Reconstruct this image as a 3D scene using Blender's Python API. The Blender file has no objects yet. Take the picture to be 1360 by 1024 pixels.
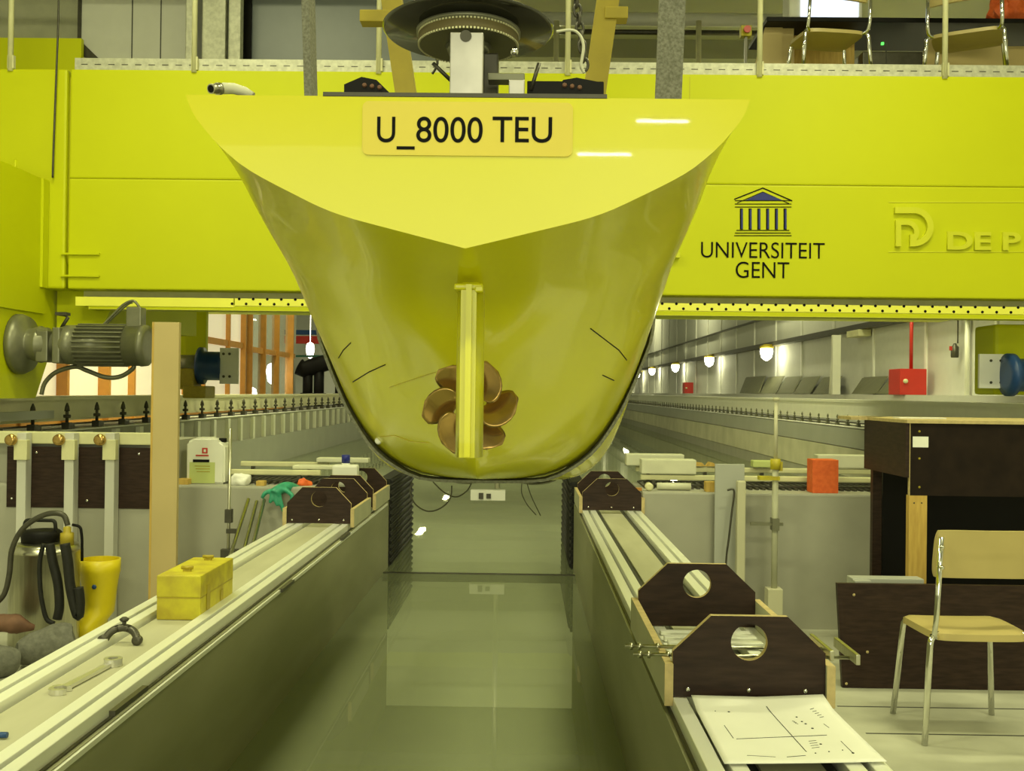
import bpy, bmesh, math, random
from mathutils import Vector, Matrix
from mathutils.bvhtree import BVHTree
random.seed(7)
S = bpy.context.scene
COL = S.collection
PI = math.pi

# ---------------------------------------------------------------- camera
F = 1400.0
EYE = Vector((0, 0, 1.39))
_ey = Vector((18 / F, -9 / F, -1)).normalized()
_ez = Vector((0.012, 1, 0)); _ez = (_ez - _ez.dot(_ey) * _ey).normalized()
_ex = _ey.cross(_ez).normalized()
cam = bpy.data.cameras.new('camera'); camo = bpy.data.objects.new('camera', cam); COL.objects.link(camo)
cam.sensor_width = 36; cam.lens = F * 36 / 1360; cam.clip_start = .02; cam.clip_end = 300
camo.matrix_world = Matrix.Translation(EYE) @ Matrix((_ex, _ey, _ez)).to_4x4()
S.camera = camo

def ray(px, py):
    v = Vector(((px - 680) / F, -(py - 512) / F, -1))
    return Vector((_ex.dot(v), _ey.dot(v), _ez.dot(v)))
def at(px, py, Y):
    d = ray(px, py); return EYE + d * (Y / d.y)
def atz(px, py, z):
    d = ray(px, py); return EYE + d * ((z - EYE.z) / d.z)
def atx(px, py, x):
    d = ray(px, py); return EYE + d * (x / d.x)

# ---------------------------------------------------------------- light
S.view_settings.view_transform = 'Standard'; S.view_settings.look = 'None'
S.view_settings.gamma = 1; S.view_settings.use_curve_mapping = False
S.view_settings.exposure = -0.12
w = bpy.data.worlds.new('hall_air'); S.world = w; w.use_nodes = True
w.node_tree.nodes['Background'].inputs[0].default_value = (.98, 1.0, .56, 1)
w.node_tree.nodes['Background'].inputs[1].default_value = 0.42
LC = (1.0, .99, .54)
def area(x, y, z, sx, sy, power, rot=(0, 0, 0), col=LC):
    l = bpy.data.lights.new('hall_or_fill_light', 'AREA'); l.shape = 'RECTANGLE'; l.size = sx; l.size_y = sy
    l.energy = power; l.color = col
    o = bpy.data.objects.new('hall_or_fill_light', l); o.location = (x, y, z); o.rotation_euler = rot; COL.objects.link(o)
LAMPS = [(-2.2, -2.2, 150), (2.2, -2.2, 150), (-2.6, 2.2, 140), (2.6, 2.2, 140), (-2.6, 5.6, 105), (2.6, 5.6, 105)]
for x, y, p in LAMPS: area(x, y, 5.6, 1.5, .3, p)
for y in (14.5, 24, 36, 50, 66, 82):
    for x in (-4.9, 4.9): area(x, y, 5.7, .3, 2.4, 130)
# low fill panel added behind the camera to brighten strip and transom
area(0, -5.8, 2.1, 6, 2.2, 170, (PI / 2, 0, 0), (1, .99, .64))
area(-4.6, 13, 4.3, .4, 5, 190)  # fill added to brighten the left rail face and far girder, no fixture
area(4.7, 12, 4.6, .4, 5, 190)  # fill added to brighten the near right wall, no fixture
area(0, 15, 5.7, .4, 3, 150)
# two tube lamps behind the camera that glint in the transom
for px, py in ((880, 161), (803, 205)):
    d = ray(px, py); P_ = EYE + d / d.y + Vector((d.x, -d.y, d.z)) / d.y * 6.2
    area(P_.x, P_.y, P_.z, .36, .02, 3, (PI / 2, 0, 0), (1, 1, .85))

# ---------------------------------------------------------------- materials
M = {}
def mat(n, c, rough=.5, metal=0, nz=0, scale=8, c2=None, bump=0, spec=.5, coat=0, emit=None, es=1, stretch=None):
    m = bpy.data.materials.new(n); m.use_nodes = True; M[n] = m
    nt = m.node_tree; b = nt.nodes['Principled BSDF']
    b.inputs['Base Color'].default_value = (*c, 1); b.inputs['Roughness'].default_value = rough
    b.inputs['Metallic'].default_value = metal; b.inputs['Specular IOR Level'].default_value = spec
    b.inputs['Coat Weight'].default_value = coat; b.inputs['Coat Roughness'].default_value = .08
    tc = nt.nodes.new('ShaderNodeTexCoord'); mp = nt.nodes.new('ShaderNodeMapping')
    if stretch: mp.inputs['Scale'].default_value = stretch
    nt.links.new(tc.outputs['Object'], mp.inputs[0])
    no = nt.nodes.new('ShaderNodeTexNoise'); no.inputs['Scale'].default_value = scale; no.inputs['Detail'].default_value = 6
    nt.links.new(mp.outputs[0], no.inputs['Vector'])
    cr = nt.nodes.new('ShaderNodeValToRGB')
    c2 = c2 or tuple(max(0, v * (1 - max(nz, .04))) for v in c)
    cr.color_ramp.elements[0].position = .35; cr.color_ramp.elements[1].position = .65
    cr.color_ramp.elements[0].color = (*c2, 1); cr.color_ramp.elements[1].color = (*c, 1)
    nt.links.new(no.outputs['Fac'], cr.inputs[0]); nt.links.new(cr.outputs[0], b.inputs['Base Color'])
    if bump:
        bp = nt.nodes.new('ShaderNodeBump'); bp.inputs['Strength'].default_value = bump; bp.inputs['Distance'].default_value = .01
        nt.links.new(no.outputs['Fac'], bp.inputs['Height']); nt.links.new(bp.outputs[0], b.inputs['Normal'])
    if emit:
        b.inputs['Emission Color'].default_value = (*emit, 1); b.inputs['Emission Strength'].default_value = es
    return m
mat('concrete', (.39, .385, .32), .8, nz=.12, scale=3, bump=.15)
mat('concrete_worn', (.42, .42, .34), .8, c2=(.30, .30, .22), scale=4, bump=.25)
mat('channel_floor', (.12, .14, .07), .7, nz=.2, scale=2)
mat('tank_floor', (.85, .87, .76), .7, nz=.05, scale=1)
mat('floor', (.50, .50, .40), .65, c2=(.36, .36, .28), scale=2.5, bump=.1)
mat('channel_wall', (.29, .29, .18), .5, c2=(.21, .215, .12), scale=2, stretch=(1, .4, 2), bump=.1)
mat('plank', (.47, .46, .33), .6, c2=(.40, .39, .27), scale=3, stretch=(3, .6, 1))
mat('bracket_aluminium', (.58, .56, .52), .38, .7, nz=.25, scale=18)
mat('aluminium', (.90, .91, .84), .38, .4, nz=.05, scale=30, stretch=(1, .05, 1))
mat('slot', (.05, .05, .04), .7)
mat('hall_wall', (.60, .60, .55), .7, nz=.04)
mat('hall_wall_joint', (.82, .82, .76), .6)
mat('ceiling', (.34, .34, .30), .8, nz=.1, scale=1)
mat('carriage_yellow', (.62, .655, .003), .5, nz=.03, scale=1.2, spec=.3)
mat('carriage_seam', (.50, .47, .0), .5)
mat('relief_yellow', (.68, .70, .02), .45)
mat('strip_yellow_lit', (.98, .97, .12), .4)  # base lifted to imitate light that the beam keeps off the strip
mat('hull_yellow', (.70, .675, .010), .24, nz=.02, scale=3, coat=.22, spec=.35)
M['hull_yellow'].node_tree.nodes['Principled BSDF'].inputs['Coat Roughness'].default_value = .02
mat('label_yellow', (.74, .62, .07), .45, nz=.04)
mat('ochre', (.42, .33, .02), .5, nz=.15, scale=20)
mat('bronze', (.55, .36, .12), .22, .85, nz=.2, scale=25)
mat('ink', (.008, .008, .008), .7, spec=.08)
mat('blue_ink', (.02, .03, .22), .6)
mat('film_ply', (.040, .022, .016), .45, c2=(.022, .012, .009), scale=12, stretch=(1, 1, 6), bump=.05, spec=.22)
mat('ply_edge', (.58, .46, .22), .7, nz=.2, scale=40)
mat('ply_grey', (.46, .46, .33), .7, nz=.1)
mat('beige_board', (.56, .44, .20), .6, nz=.08, scale=3)
mat('wood', (.62, .42, .10), .6, c2=(.50, .32, .07), scale=14, stretch=(4, 4, .5))
mat('orange_wood', (.60, .28, .05), .5, nz=.15, scale=6)
mat('pale_bar', (.72, .70, .42), .6, nz=.15, scale=6)
mat('foam', (.66, .66, .50), .85, nz=.1, scale=10)
mat('chrome', (.80, .80, .74), .12, 1, nz=.05)
mat('steel', (.55, .54, .42), .28, 1, nz=.15, scale=12, stretch=(8, 8, .4))
mat('dark_steel', (.085, .08, .06), .4, .5, nz=.2, scale=20)
mat('motor_grey', (.22, .22, .15), .35, .4, nz=.15, scale=15)
mat('dark_disc', (.035, .035, .022), .18, .3, coat=.5)
mat('belt', (.16, .13, .05), .6)
mat('ply_light', (.56, .54, .38), .6)
mat('blue_cap', (.02, .03, .25), .35)
mat('dark_ply', (.022, .014, .010), .45, c2=(.014, .009, .007), scale=10, spec=.12)
mat('black', (.008, .0075, .007), .5, nz=.1, spec=.15)
mat('rubber', (.02, .02, .017), .5, spec=.25, nz=.2, scale=30, bump=.3)
mat('sling_web', (.24, .24, .19), .8, c2=(.14, .14, .10), scale=220, bump=.3)
mat('blue', (.02, .07, .22), .35, nz=.1)
mat('red', (.55, .03, .02), .4, nz=.05)
mat('orange', (.85, .16, .03), .6, c2=(.75, .12, .02), scale=40)
mat('tan_vinyl', (.52, .42, .17), .38, nz=.05)
mat('white_plastic', (.82, .82, .72), .4, nz=.03)
mat('white', (.85, .85, .80), .5, nz=.02)
mat('paper', (.90, .90, .84), .7, nz=.02)
mat('green_label', (.55, .62, .22), .5)
mat('teal_rubber', (.04, .36, .22), .45, c2=(.03, .26, .16), scale=30, bump=.2)
mat('yellow_rubber', (.74, .60, .01), .4, nz=.1)
mat('tool_yellow', (.58, .52, .02), .5, c2=(.40, .32, .02), scale=14)
mat('mat_green', (.13, .13, .07), .8, nz=.15)
mat('blue_grey', (.17, .19, .20), .35, nz=.05)
mat('tank_side', (.42, .43, .39), .55, nz=.08, scale=2)
mat('cream_side', (.62, .60, .46), .7, c2=(.50, .49, .36), scale=2)
mat('checker', (.60, .60, .48), .45, .2, c2=(.46, .46, .36), scale=28)
mat('brown_cloth', (.20, .10, .06), .8, nz=.3, scale=20)
mat('grey_cloth', (.16, .16, .13), .85, nz=.3, scale=40, bump=.4)
mat('lamp', (1, 1, .9), .5, emit=(1, .97, .78), es=9)
mat('office_glow', (.8, .75, .6), .5, emit=(1, .86, .58), es=.42)
mat('screen', (.3, .4, .8), .3, emit=(.75, .85, 1), es=1.6)
mat('green_led', (0, .8, .1), .4, emit=(.1, 1, .1), es=2)

gl = bpy.data.materials.new('pane_glass'); gl.use_nodes = True; M['pane_glass'] = gl
b = gl.node_tree.nodes['Principled BSDF']; b.inputs['Base Color'].default_value = (.8, .9, .85, 1)
b.inputs['Roughness'].default_value = .02; b.inputs['Alpha'].default_value = .22

wm = bpy.data.materials.new('tank_water'); wm.use_nodes = True; M['water'] = wm
nt = wm.node_tree; b = nt.nodes['Principled BSDF']
b.inputs['Base Color'].default_value = (.37, .41, .25, 1); b.inputs['Roughness'].default_value = .015; b.inputs['IOR'].default_value = 1.40
no = nt.nodes.new('ShaderNodeTexNoise'); no.inputs['Scale'].default_value = 1.6
tc = nt.nodes.new('ShaderNodeTexCoord'); nt.links.new(tc.outputs['Object'], no.inputs['Vector'])
bp = nt.nodes.new('ShaderNodeBump'); bp.inputs['Strength'].default_value = .03; bp.inputs['Distance'].default_value = .02
nt.links.new(no.outputs['Fac'], bp.inputs['Height']); nt.links.new(bp.outputs[0], b.inputs['Normal'])
tr = nt.nodes.new('ShaderNodeBsdfTransparent'); tr.inputs[0].default_value = (.86, .88, .80, 1)
mx = nt.nodes.new('ShaderNodeMixShader'); mx.inputs[0].default_value = .5
nt.links.new(b.outputs[0], mx.inputs[1]); nt.links.new(tr.outputs[0], mx.inputs[2])
nt.links.new(mx.outputs[0], nt.nodes['Material Output'].inputs[0])

# ---------------------------------------------------------------- mesh helpers
class MB:
    def __init__(s): s.bm = bmesh.new(); s.mi = 0
    def _tag(s, fs):
        for f in fs: f.material_index = s.mi
    def box(s, x0, x1, y0, y1, z0, z1, bev=0, mtx=None):
        r = bmesh.ops.create_cube(s.bm, size=1)
        vs = r['verts']
        for v in vs:
            v.co = Vector(((x0 + x1) / 2 + v.co.x * (x1 - x0), (y0 + y1) / 2 + v.co.y * (y1 - y0), (z0 + z1) / 2 + v.co.z * (z1 - z0)))
            if mtx: v.co = mtx @ v.co
        fs = list({f for v in vs for f in v.link_faces}); s._tag(fs)
        if bev:
            es = list({e for v in vs for e in v.link_edges})
            bmesh.ops.bevel(s.bm, geom=es, offset=bev, segments=2, affect='EDGES', profile=.6)
        return s
    def face(s, pts):
        f = s.bm.faces.new([s.bm.verts.new(p) for p in pts]); f.material_index = s.mi; return s
    def prism(s, poly, d):
        """closed polygon (list of 3D points) extruded by vector d"""
        d = Vector(d); a = [s.bm.verts.new(p) for p in poly]; c = [s.bm.verts.new(Vector(p) + d) for p in poly]
        n = len(a); fs = [s.bm.faces.new(a[::-1]), s.bm.faces.new(c)]
        for i in range(n): fs.append(s.bm.faces.new((a[i], a[(i + 1) % n], c[(i + 1) % n], c[i])))
        s._tag(fs); return s
    def tube(s, pts, r, n=10, cap=True, sx=1.0):
        pts = [Vector(p) for p in pts]; rs = r if isinstance(r, (list, tuple)) else [r] * len(pts)
        rings = []; prev = None
        for i, p in enumerate(pts):
            t = (pts[min(i + 1, len(pts) - 1)] - pts[max(i - 1, 0)]).normalized()
            if prev is None:
                up = Vector((0, 0, 1)) if abs(t.z) < .9 else Vector((0, 1, 0))
                a = t.cross(up).normalized()
            else: a = (prev - prev.dot(t) * t).normalized()
            prev = a; bb = t.cross(a)
            rings.append([s.bm.verts.new(p + (a * math.cos(2 * PI * k / n) * sx + bb * math.sin(2 * PI * k / n)) * rs[i]) for k in range(n)])
        fs = []
        for i in range(len(rings) - 1):
            for k in range(n):
                f = s.bm.faces.new((rings[i][k], rings[i][(k + 1) % n], rings[i + 1][(k + 1) % n], rings[i + 1][k])); f.smooth = True; fs.append(f)
        if cap: fs += [s.bm.faces.new(rings[0][::-1]), s.bm.faces.new(rings[-1])]
        s._tag(fs); return s
    def cyl(s, a, b, r, n=24): return s.tube([a, b], r, n)
    def lathe(s, prof, c, axis='Z', n=32, mtx=None):
        """prof = [(radius, height)]"""
        c = Vector(c); rings = []
        for r, h in prof:
            ring = []
            for k in range(n):
                a = 2 * PI * k / n; x, y = r * math.cos(a), r * math.sin(a)
                v = {'Z': Vector((x, y, h)), 'X': Vector((h, x, y)), 'Y': Vector((x, h, y))}[axis]
                if mtx: v = mtx @ v
                ring.append(s.bm.verts.new(c + v))
            rings.append(ring)
        fs = []
        for i in range(len(rings) - 1):
            for k in range(n):
                f = s.bm.faces.new((rings[i][k], rings[i][(k + 1) % n], rings[i + 1][(k + 1) % n], rings[i + 1][k])); f.smooth = True; fs.append(f)
        fs += [s.bm.faces.new(rings[0][::-1]), s.bm.faces.new(rings[-1])]
        s._tag(fs); return s
    def m(s, i): s.mi = i; return s
    def build(s, name, mats, parent=None, smooth=False, loc=None):
        bmesh.ops.recalc_face_normals(s.bm, faces=s.bm.faces)
        me = bpy.data.meshes.new(name); s.bm.to_mesh(me); s.bm.free()
        if not isinstance(mats, (list, tuple)): mats = [mats]
        for k in mats: me.materials.append(M[k])
        if smooth:
            for p in me.polygons: p.use_smooth = True
            me.set_sharp_from_angle(angle=math.radians(40))
        o = bpy.data.objects.new(name, me); COL.objects.link(o)
        if parent is not None: o.parent = parent
        if loc: o.location = loc
        return o
def tag(o, label=None, cat=None, group=None, kind=None):
    if label: o['label'] = label
    if cat: o['category'] = cat
    if group: o['group'] = group
    if kind: o['kind'] = kind
    return o
def thing(name, label, cat, loc=(0, 0, 0), rz=0, group=None):
    o = bpy.data.objects.new(name, None); COL.objects.link(o); o.location = loc; o.rotation_euler = (0, 0, rz)
    o.empty_display_size = .1
    return tag(o, label, cat, group)
def struct(name, mb, mats, label=None, parent=None, smooth=False):
    o = mb.build(name, mats, parent, smooth)
    if parent is None: o['kind'] = 'structure'
    if label: o['label'] = label
    return o
def copy_tree(o, parent=None):
    c = o.copy(); COL.objects.link(c)
    if parent is not None: c.parent = parent
    for ch in [x for x in bpy.data.objects if x.parent == o]: copy_tree(ch, c)
    return c
def one(name, mb, mats, label, cat, group=None, smooth=False):
    return tag(mb.build(name, mats, None, smooth), label, cat, group)
def text_mesh(name, body, x0, x1, zb, zt, Y, m, parent, depth=.001, bold=0):
    """lettering standing in an X-Z plane facing -Y, fitted to a rectangle (zb baseline, zt cap height)"""
    cu = bpy.data.curves.new(name, 'FONT'); cu.body = body; cu.extrude = .02; cu.offset = bold
    t = bpy.data.objects.new(name, cu); COL.objects.link(t)
    bpy.context.view_layer.update()
    me = bpy.data.meshes.new_from_object(t.evaluated_get(bpy.context.evaluated_depsgraph_get()))
    bpy.data.objects.remove(t)
    xs = [v.co.x for v in me.vertices]
    sx = (x1 - x0) / (max(xs) - min(xs)); mn = min(xs)
    cap = .69  # cap height of the built-in face, overridden below by measuring
    ys = [v.co.y for v in me.vertices]; cap = max(ys)
    for v in me.vertices:
        x, y, z = v.co
        v.co = Vector((x0 + (x - mn) * sx, Y - depth * (z / .02 * .5 + .5), zb + y / cap * (zt - zb)))
    me.materials.clear(); me.materials.append(M[m])
    o = bpy.data.objects.new(name, me); COL.objects.link(o); o.parent = parent
    return o

# ---------------------------------------------------------------- setting
ZT, ZW = .69, .22            # wall-top rails, water level
XL, XR = -.915, .345         # inner edges of the channel walls
struct('floor', MB().box(-7, -1.24, -6, 6.35, -.3, 0).box(.70, 7, -6, 6.35, -.3, 0), 'floor')
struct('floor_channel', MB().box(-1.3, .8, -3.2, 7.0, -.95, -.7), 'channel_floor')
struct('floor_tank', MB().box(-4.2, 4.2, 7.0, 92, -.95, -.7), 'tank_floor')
wc = MB().box(-1.24, XL + .015, -3, 7, -.7, .655)
struct('wall_channel_left', wc, 'channel_wall')
wc = MB().box(XR - .015, .70, -3, 7, -.7, .655)
struct('wall_channel_right', wc, 'channel_wall')
struct('wall_channel_back', MB().box(-.9, .33, -3.2, -3, -.7, .655), 'channel_wall')
# end wall of the tank, either side of the channel mouth
struct('wall_end_left', MB().box(-4.2, -1.245, 6.35, 7.0, -.7, .80, .012), 'concrete')
struct('wall_end_right', MB().box(.705, 2.12, 6.3, 7.0, -.7, .805, .012).m(1).box(2.14, 4.2, 6.36, 7.0, -.7, .80), ['concrete', 'concrete_worn'])
struct('wall_end_upper_left', MB().box(-4.2, -2.14, 6.42, 6.9, .80, 1.07), 'concrete')
# tank sides
for sd, nm in ((-1, 'left'), (1, 'right')):
    m = MB()
    X = 4.0 * sd
    def bx(a, b, z0, z1, m=m, X=X, sd=sd):
        x0, x1 = X + a * sd, X + b * sd
        m.box(min(x0, x1), max(x0, x1), 7.0, 92, z0, z1)
    bx(.04, .7, -.7, 1.0)
    m.m(1)
    if sd < 0: bx(0, .05, -.7, .66)
    else:
        bx(0, .05, .76, .99); m.m(2); bx(-.02, .05, .40, .75); m.m(0); bx(0, .05, -.7, .39)
    m.m(0); bx(.7, 3.2, .6, .9)
    struct('wall_tank_' + nm, m, ['concrete', 'tank_side', 'cream_side'])
# hall shell
m = MB().box(6.2, 6.4, -6, 92, -.3, 6.2)
m.m(1)
y = 9.0
while y < 90:
    m.box(6.17, 6.21, y, y + .07, -.3, 6.0); y += 2.45
m.m(0).box(5.75, 6.2, 8, 92, .9, 1.42)
struct('wall_right', m, ['hall_wall', 'hall_wall_joint'])
struct('wall_left', MB().box(-9.4, -9.2, -6, 92, -.3, 6.2), 'hall_wall')
struct('wall_far', MB().box(-9.4, 6.4, 92, 92.2, -.9, 6.2), 'hall_wall')
m = MB().box(-9.4, 6.4, -6, 92, 6.1, 6.25)
for y in range(10, 90, 4): m.box(-6.2, 6.2, y, y + .18, 5.85, 6.1)
struct('ceiling', m, 'ceiling')
# dark cable tray along the right wall
struct('trim_cable_tray', MB().box(6.0, 6.18, 12.5, 92, 2.60, 2.70).box(6.1, 6.18, 12.5, 92, 3.35, 3.39), 'dark_steel')

e_ = .016
wt = MB().face([(XL + e_, -2.99, ZW), (XR - e_, -2.99, ZW), (XR - e_, 7.001, ZW), (XL + e_, 7.001, ZW)]).face([(-3.999, 7.001, ZW), (3.979, 7.001, ZW), (3.979, 91.9, ZW), (-3.999, 91.9, ZW)])
tag(wt.build('water', 'water'), 'still green tank water filling the channel between the two walls', 'water', kind='stuff')
struct('trim_gate_sill', MB().box(XL + .015, XR - .015, 6.75, 6.79, ZW - .05, ZW + .004), 'dark_steel')

# black ribbed rubber fenders at the channel mouth
for x0, x1, yy, lab in ((XL - .06, XL + .02, 8.4, 'black ribbed rubber fender on the left side of the channel mouth'), (XR - .03, XR + .05, 8.6, 'black ribbed rubber fender on the right side of the channel mouth')):
    m = MB().box(x0, x1, 7.02, yy, -.2, .80)
    xi = x1 if x0 < 0 else x0
    for k in range(22):
        z = .78 - k * .045
        m.cyl((xi, 7.03, z), (xi, yy, z), .014, 8); m.box(x0, x1, 7.005, 7.02, z - .012, z + .012)
    one('rubber_fender', m, 'rubber', lab, 'fender', 'channel mouth fenders')
    
# aluminium rails on the wall tops
def rail(x0, x1, lab):
    mid = (x0 + x1) / 2; m = MB()
    m.box(x0, mid - .007, -2.5, 6.98, .655, ZT, .002).box(mid + .007, x1, -2.5, 6.98, .655, ZT, .003)
    m.m(1).box(mid - .007, mid + .007, -2.5, 6.98, .655, ZT - .026)
    m.m(2).box(x0 - .008, x1 + .008, -2.5, 6.98, .652, .659)
    return one('aluminium_rail', m, ['aluminium', 'slot', 'dark_steel'], lab, 'rail', 'aluminium rails on the channel walls')
rail(XL - .083, XL - .002, 'slotted aluminium rail on the left wall, on the edge next to the water')
rail(-1.238, -1.155, 'slotted aluminium rail on the left wall, on the outer edge away from the water')
rail(XR + .002, XR + .083, 'slotted aluminium rail on the right wall, on the edge next to the water')
rail(.615, .698, 'slotted aluminium rail on the right wall, on the outer edge beside the floor')
m = MB().box(-1.142, XL - .105, -2.5, 6.98, .656, .672); m.m(1).box(XL - .104, XL - .084, -2.5, 6.98, .656, .663)
one('plank_walkway', m, ['plank', 'slot'], 'pale plank surface between the two rails of the left wall', 'plank')
m = MB().box(XR + .115, .585, -2.5, 6.98, .656, .672)
m.m(1).box(XR + .09, XR + .114, -2.5, 6.98, .656, .665).box(.586, .612, -2.5, 6.98, .656, .665)
one('plank_walkway', m, ['plank', 'slot'], 'pale plank surface between the two rails of the right wall', 'plank')
# ledge line and clips below the left rail
struct('trim_ledge_left', MB().box(XL + .015, XL + .022, -2.5, 6.9, .640, .652), 'aluminium')
for px, py, w_ in ((170, 930, .20), (380, 778, .20), (458, 712, .22)):
    p = atx(px, py, XL + .02)
    one('wall_clip', MB().box(XL + .016, XL + .03, p.y - w_ / 2, p.y + w_ / 2, p.z - .006, p.z + .006), 'dark_steel',
        {170: 'thin dark clip on the left channel wall nearest the camera', 380: 'thin dark clip on the left channel wall level with the toolbox far end', 458: 'thin dark clip on the left channel wall below the dark plywood support'}[px], 'clip', 'clips on the left channel wall')

# ---------------------------------------------------------------- towing carriage
YB, ZB0, ZB1, ZS = 8.1, 2.148, 3.85, 3.004
car = thing('towing_carriage', 'huge yellow steel towing carriage spanning the tank behind the ship model', 'carriage', (0, 8.4, 1.3))
car_parts = []
def cp(mb, name, mats, parent=None, **k):
    o = mb.build(name, mats, parent, **k)
    if parent is None:
        o.parent = car; o.matrix_parent_inverse = Matrix.Translation(-Vector(car.location))
    return o
def emp(loc, parent): pass
m = MB().box(-3.55, 5.2, YB, 8.83, ZB0, ZS - .002, .012).box(-3.55, 5.2, YB, 8.83, ZS + .002, ZB1, .012)
m.box(-5.2, -3.575, YB, 8.83, ZB0, ZB1, .02)
m.m(1).box(-3.54, 5.15, YB + .012, 8.8, ZS - .02, ZS + .02).box(-3.6, -3.5, YB + .05, 8.7, ZB0 + .2, ZB1 - .05)
p = at(915, 200, YB).x; m.box(p - .003, p + .003, YB - .001, YB + .01, ZS + .02, ZB1 - .02)
beam = cp(m, 'cross_beam', ['carriage_yellow', 'carriage_seam'])
# rear beam
cp(MB().box(-5.2, 5.2, 12.6, 13.3, 2.33, 3.5, .03), 'cross_beam', 'carriage_yellow')
# perforated strip under the beam
m = MB().box(-2.26, 5.0, 8.13, 8.17, 2.033, 2.090)
m.m(1)
x = -2.28
while x < 4.95:
    m.cyl((x, 8.1305, 2.048), (x, 8.1285, 2.048), .0112, 8); m.cyl((x + .0545, 8.1305, 2.086), (x + .0545, 8.1285, 2.086), .0112, 8); x += .109
m.m(0).box(-3.5, -2.27, 8.13, 8.17, 2.020, 2.090)
m.m(2).box(-3.4, 5.0, 8.135, 8.30, 1.995, 2.0325, .004)
cp(m, 'perforated_strip', ['strip_yellow_lit', 'ink', 'carriage_yellow'])['label'] = 'bright yellow strip with two staggered rows of round black holes'
cp(MB().box(-3.5, 5.0, 8.28, 8.7, 2.033, ZB0 + .01), 'strip_carrier', 'pale_bar')
# wheel girders
def side_prism(x0, x1, yz): return MB().prism([(x0, y, z) for y, z in yz], (x1 - x0, 0, 0))
XG = -3.72
cp(side_prism(XG - .55, XG, [(6.9, 1.95), (8.09, 1.95), (8.09, 2.98), (6.9, 2.98)]), 'wheel_girder', 'carriage_yellow')
cp(side_prism(XG - .55, XG - .02, [(7.2, 1.30), (8.0, 1.30), (8.4, 1.90), (11.9, 1.98), (11.9, 2.9), (8.5, 2.3), (7.2, 1.95)]).box(XG - .5, XG + .02, 8.0, 8.09, 2.15, 2.98), 'wheel_girder', 'carriage_yellow')
m = MB()
a = at(85, 395, 8.5); 
m.prism([(XG, 8.3, ZB0), (XG + .62, 8.3, ZB0), (XG + .45, 8.3, ZB0 - .10), (XG + .30, 8.3, 1.75), (XG, 8.3, 1.62)], (0, .05, 0))
cp(m, 'bracket', 'carriage_yellow')
for z in (2.24, 2.41): cp(MB().box(XG + .12, XG + .42, YB - .02, YB + .005, z, z + .015), 'bracket', 'carriage_yellow')
p = at(37, 215, 8.1); cp(MB().cyl((p.x, 7.9, 2.98), (p.x, 7.9, 3.10), .012, 8), 'lug', 'carriage_yellow')
# right wheel girder just inside the frame
def gearcase(name, mb): return cp(mb, name, 'carriage_yellow')
a, b2 = at(1318, 440, 8.6), at(1360, 528, 8.6)
cp(MB().box(a.x + .02, a.x + 1.0, 8.6, 9.0, b2.z + .02, a.z + .06, .03), 'wheel_girder', 'carriage_yellow')
c = at(1352, 498, 8.4)
m = MB().lathe([(.10, -.10), (.17, -.09), (.17, -.04), (.13, -.03), (.13, .14)], c, 'X', 28)
cp(m, 'motor_flange', 'blue', smooth=False)['label'] = 'dark blue motor flange'
a, b2 = at(1301, 470, 8.5), at(1336, 516, 8.5)
m = MB().box(a.x, b2.x, 8.5, 8.53, b2.z, a.z, .004); m.m(1)
for px in (1316, 1329):
    for py in (479, 508): q = at(px, py, 8.5); m.cyl((q.x, 8.505, q.z), (q.x, 8.494, q.z), .011, 8)
cp(m, 'bolted_plate', ['white', 'dark_steel'])['label'] = 'white plate with four bolts'
a, b2 = at(1352, 440, 8.7), at(1360, 528, 8.7)

# big geared motor at the left
c = at(100, 458, 7.7); cy, cz = 7.7, c.z
xs = lambda px: at(px, 458, 7.7).x
m = MB().lathe([(.10, xs(0) - .25), (.235, xs(0) - .24), (.235, xs(20)), (.10, xs(20))], (0, cy, cz), 'X', 36)
blue = cp(m, 'motor_flange', 'blue'); blue['label'] = 'blue round flange'
m = MB().lathe([(.13, xs(22)), (.222, xs(24)), (.222, xs(30)), (.20, xs(38)), (.12, xs(40)), (.115, xs(42)), (.135, xs(54)), (.135, xs(56)), (.125, xs(58)), (.125, xs(64)), (.09, xs(68)), (.09, xs(76)), (.05, xs(76))], (0, cy, cz), 'X', 32)
m.box(xs(56), xs(72), cy - .11, cy + .11, cz - .13, cz + .10, .01)
cp(m, 'gearbox', 'motor_grey')
m = MB().box(xs(80), xs(90), cy - .14, cy + .14, cz - .14, cz + .12, .01)
m.lathe([(.07, xs(74)), (.125, xs(80)), (.145, xs(90)), (.145, xs(106)), (.135, xs(106)), (.135, xs(170)), (.15, xs(170)), (.15, xs(188)), (.155, xs(188)), (.15, xs(196)), (.11, xs(197)), (.07, xs(197))], (0, cy, cz), 'X', 32)
for k in range(26):
    an = 2 * PI * k / 26; r0 = .130
    mt = Matrix.Translation((0, cy, cz)) @ Matrix.Rotation(an, 4, 'X')
    m.box(xs(106), xs(170), -.005, .005, .12, .158, mtx=mt)
m.box(xs(170), xs(190), cy - .05, cy + .06, cz + .12, cz + .28, .01)
cp(m, 'electric_motor', 'motor_grey')['label'] = 'finned grey electric motor'
m = MB()
q = [at(x, y, 7.7) for x, y in ((82, 435), (90, 422), (86, 418), (78, 417))]
m.tube(q, .014, 8); m.box(q[3].x - .01, q[3].x + .07, 7.66, 7.74, q[3].z - .012, q[3].z + .012)
cp(m, 'brake_lever', 'dark_steel')
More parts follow.
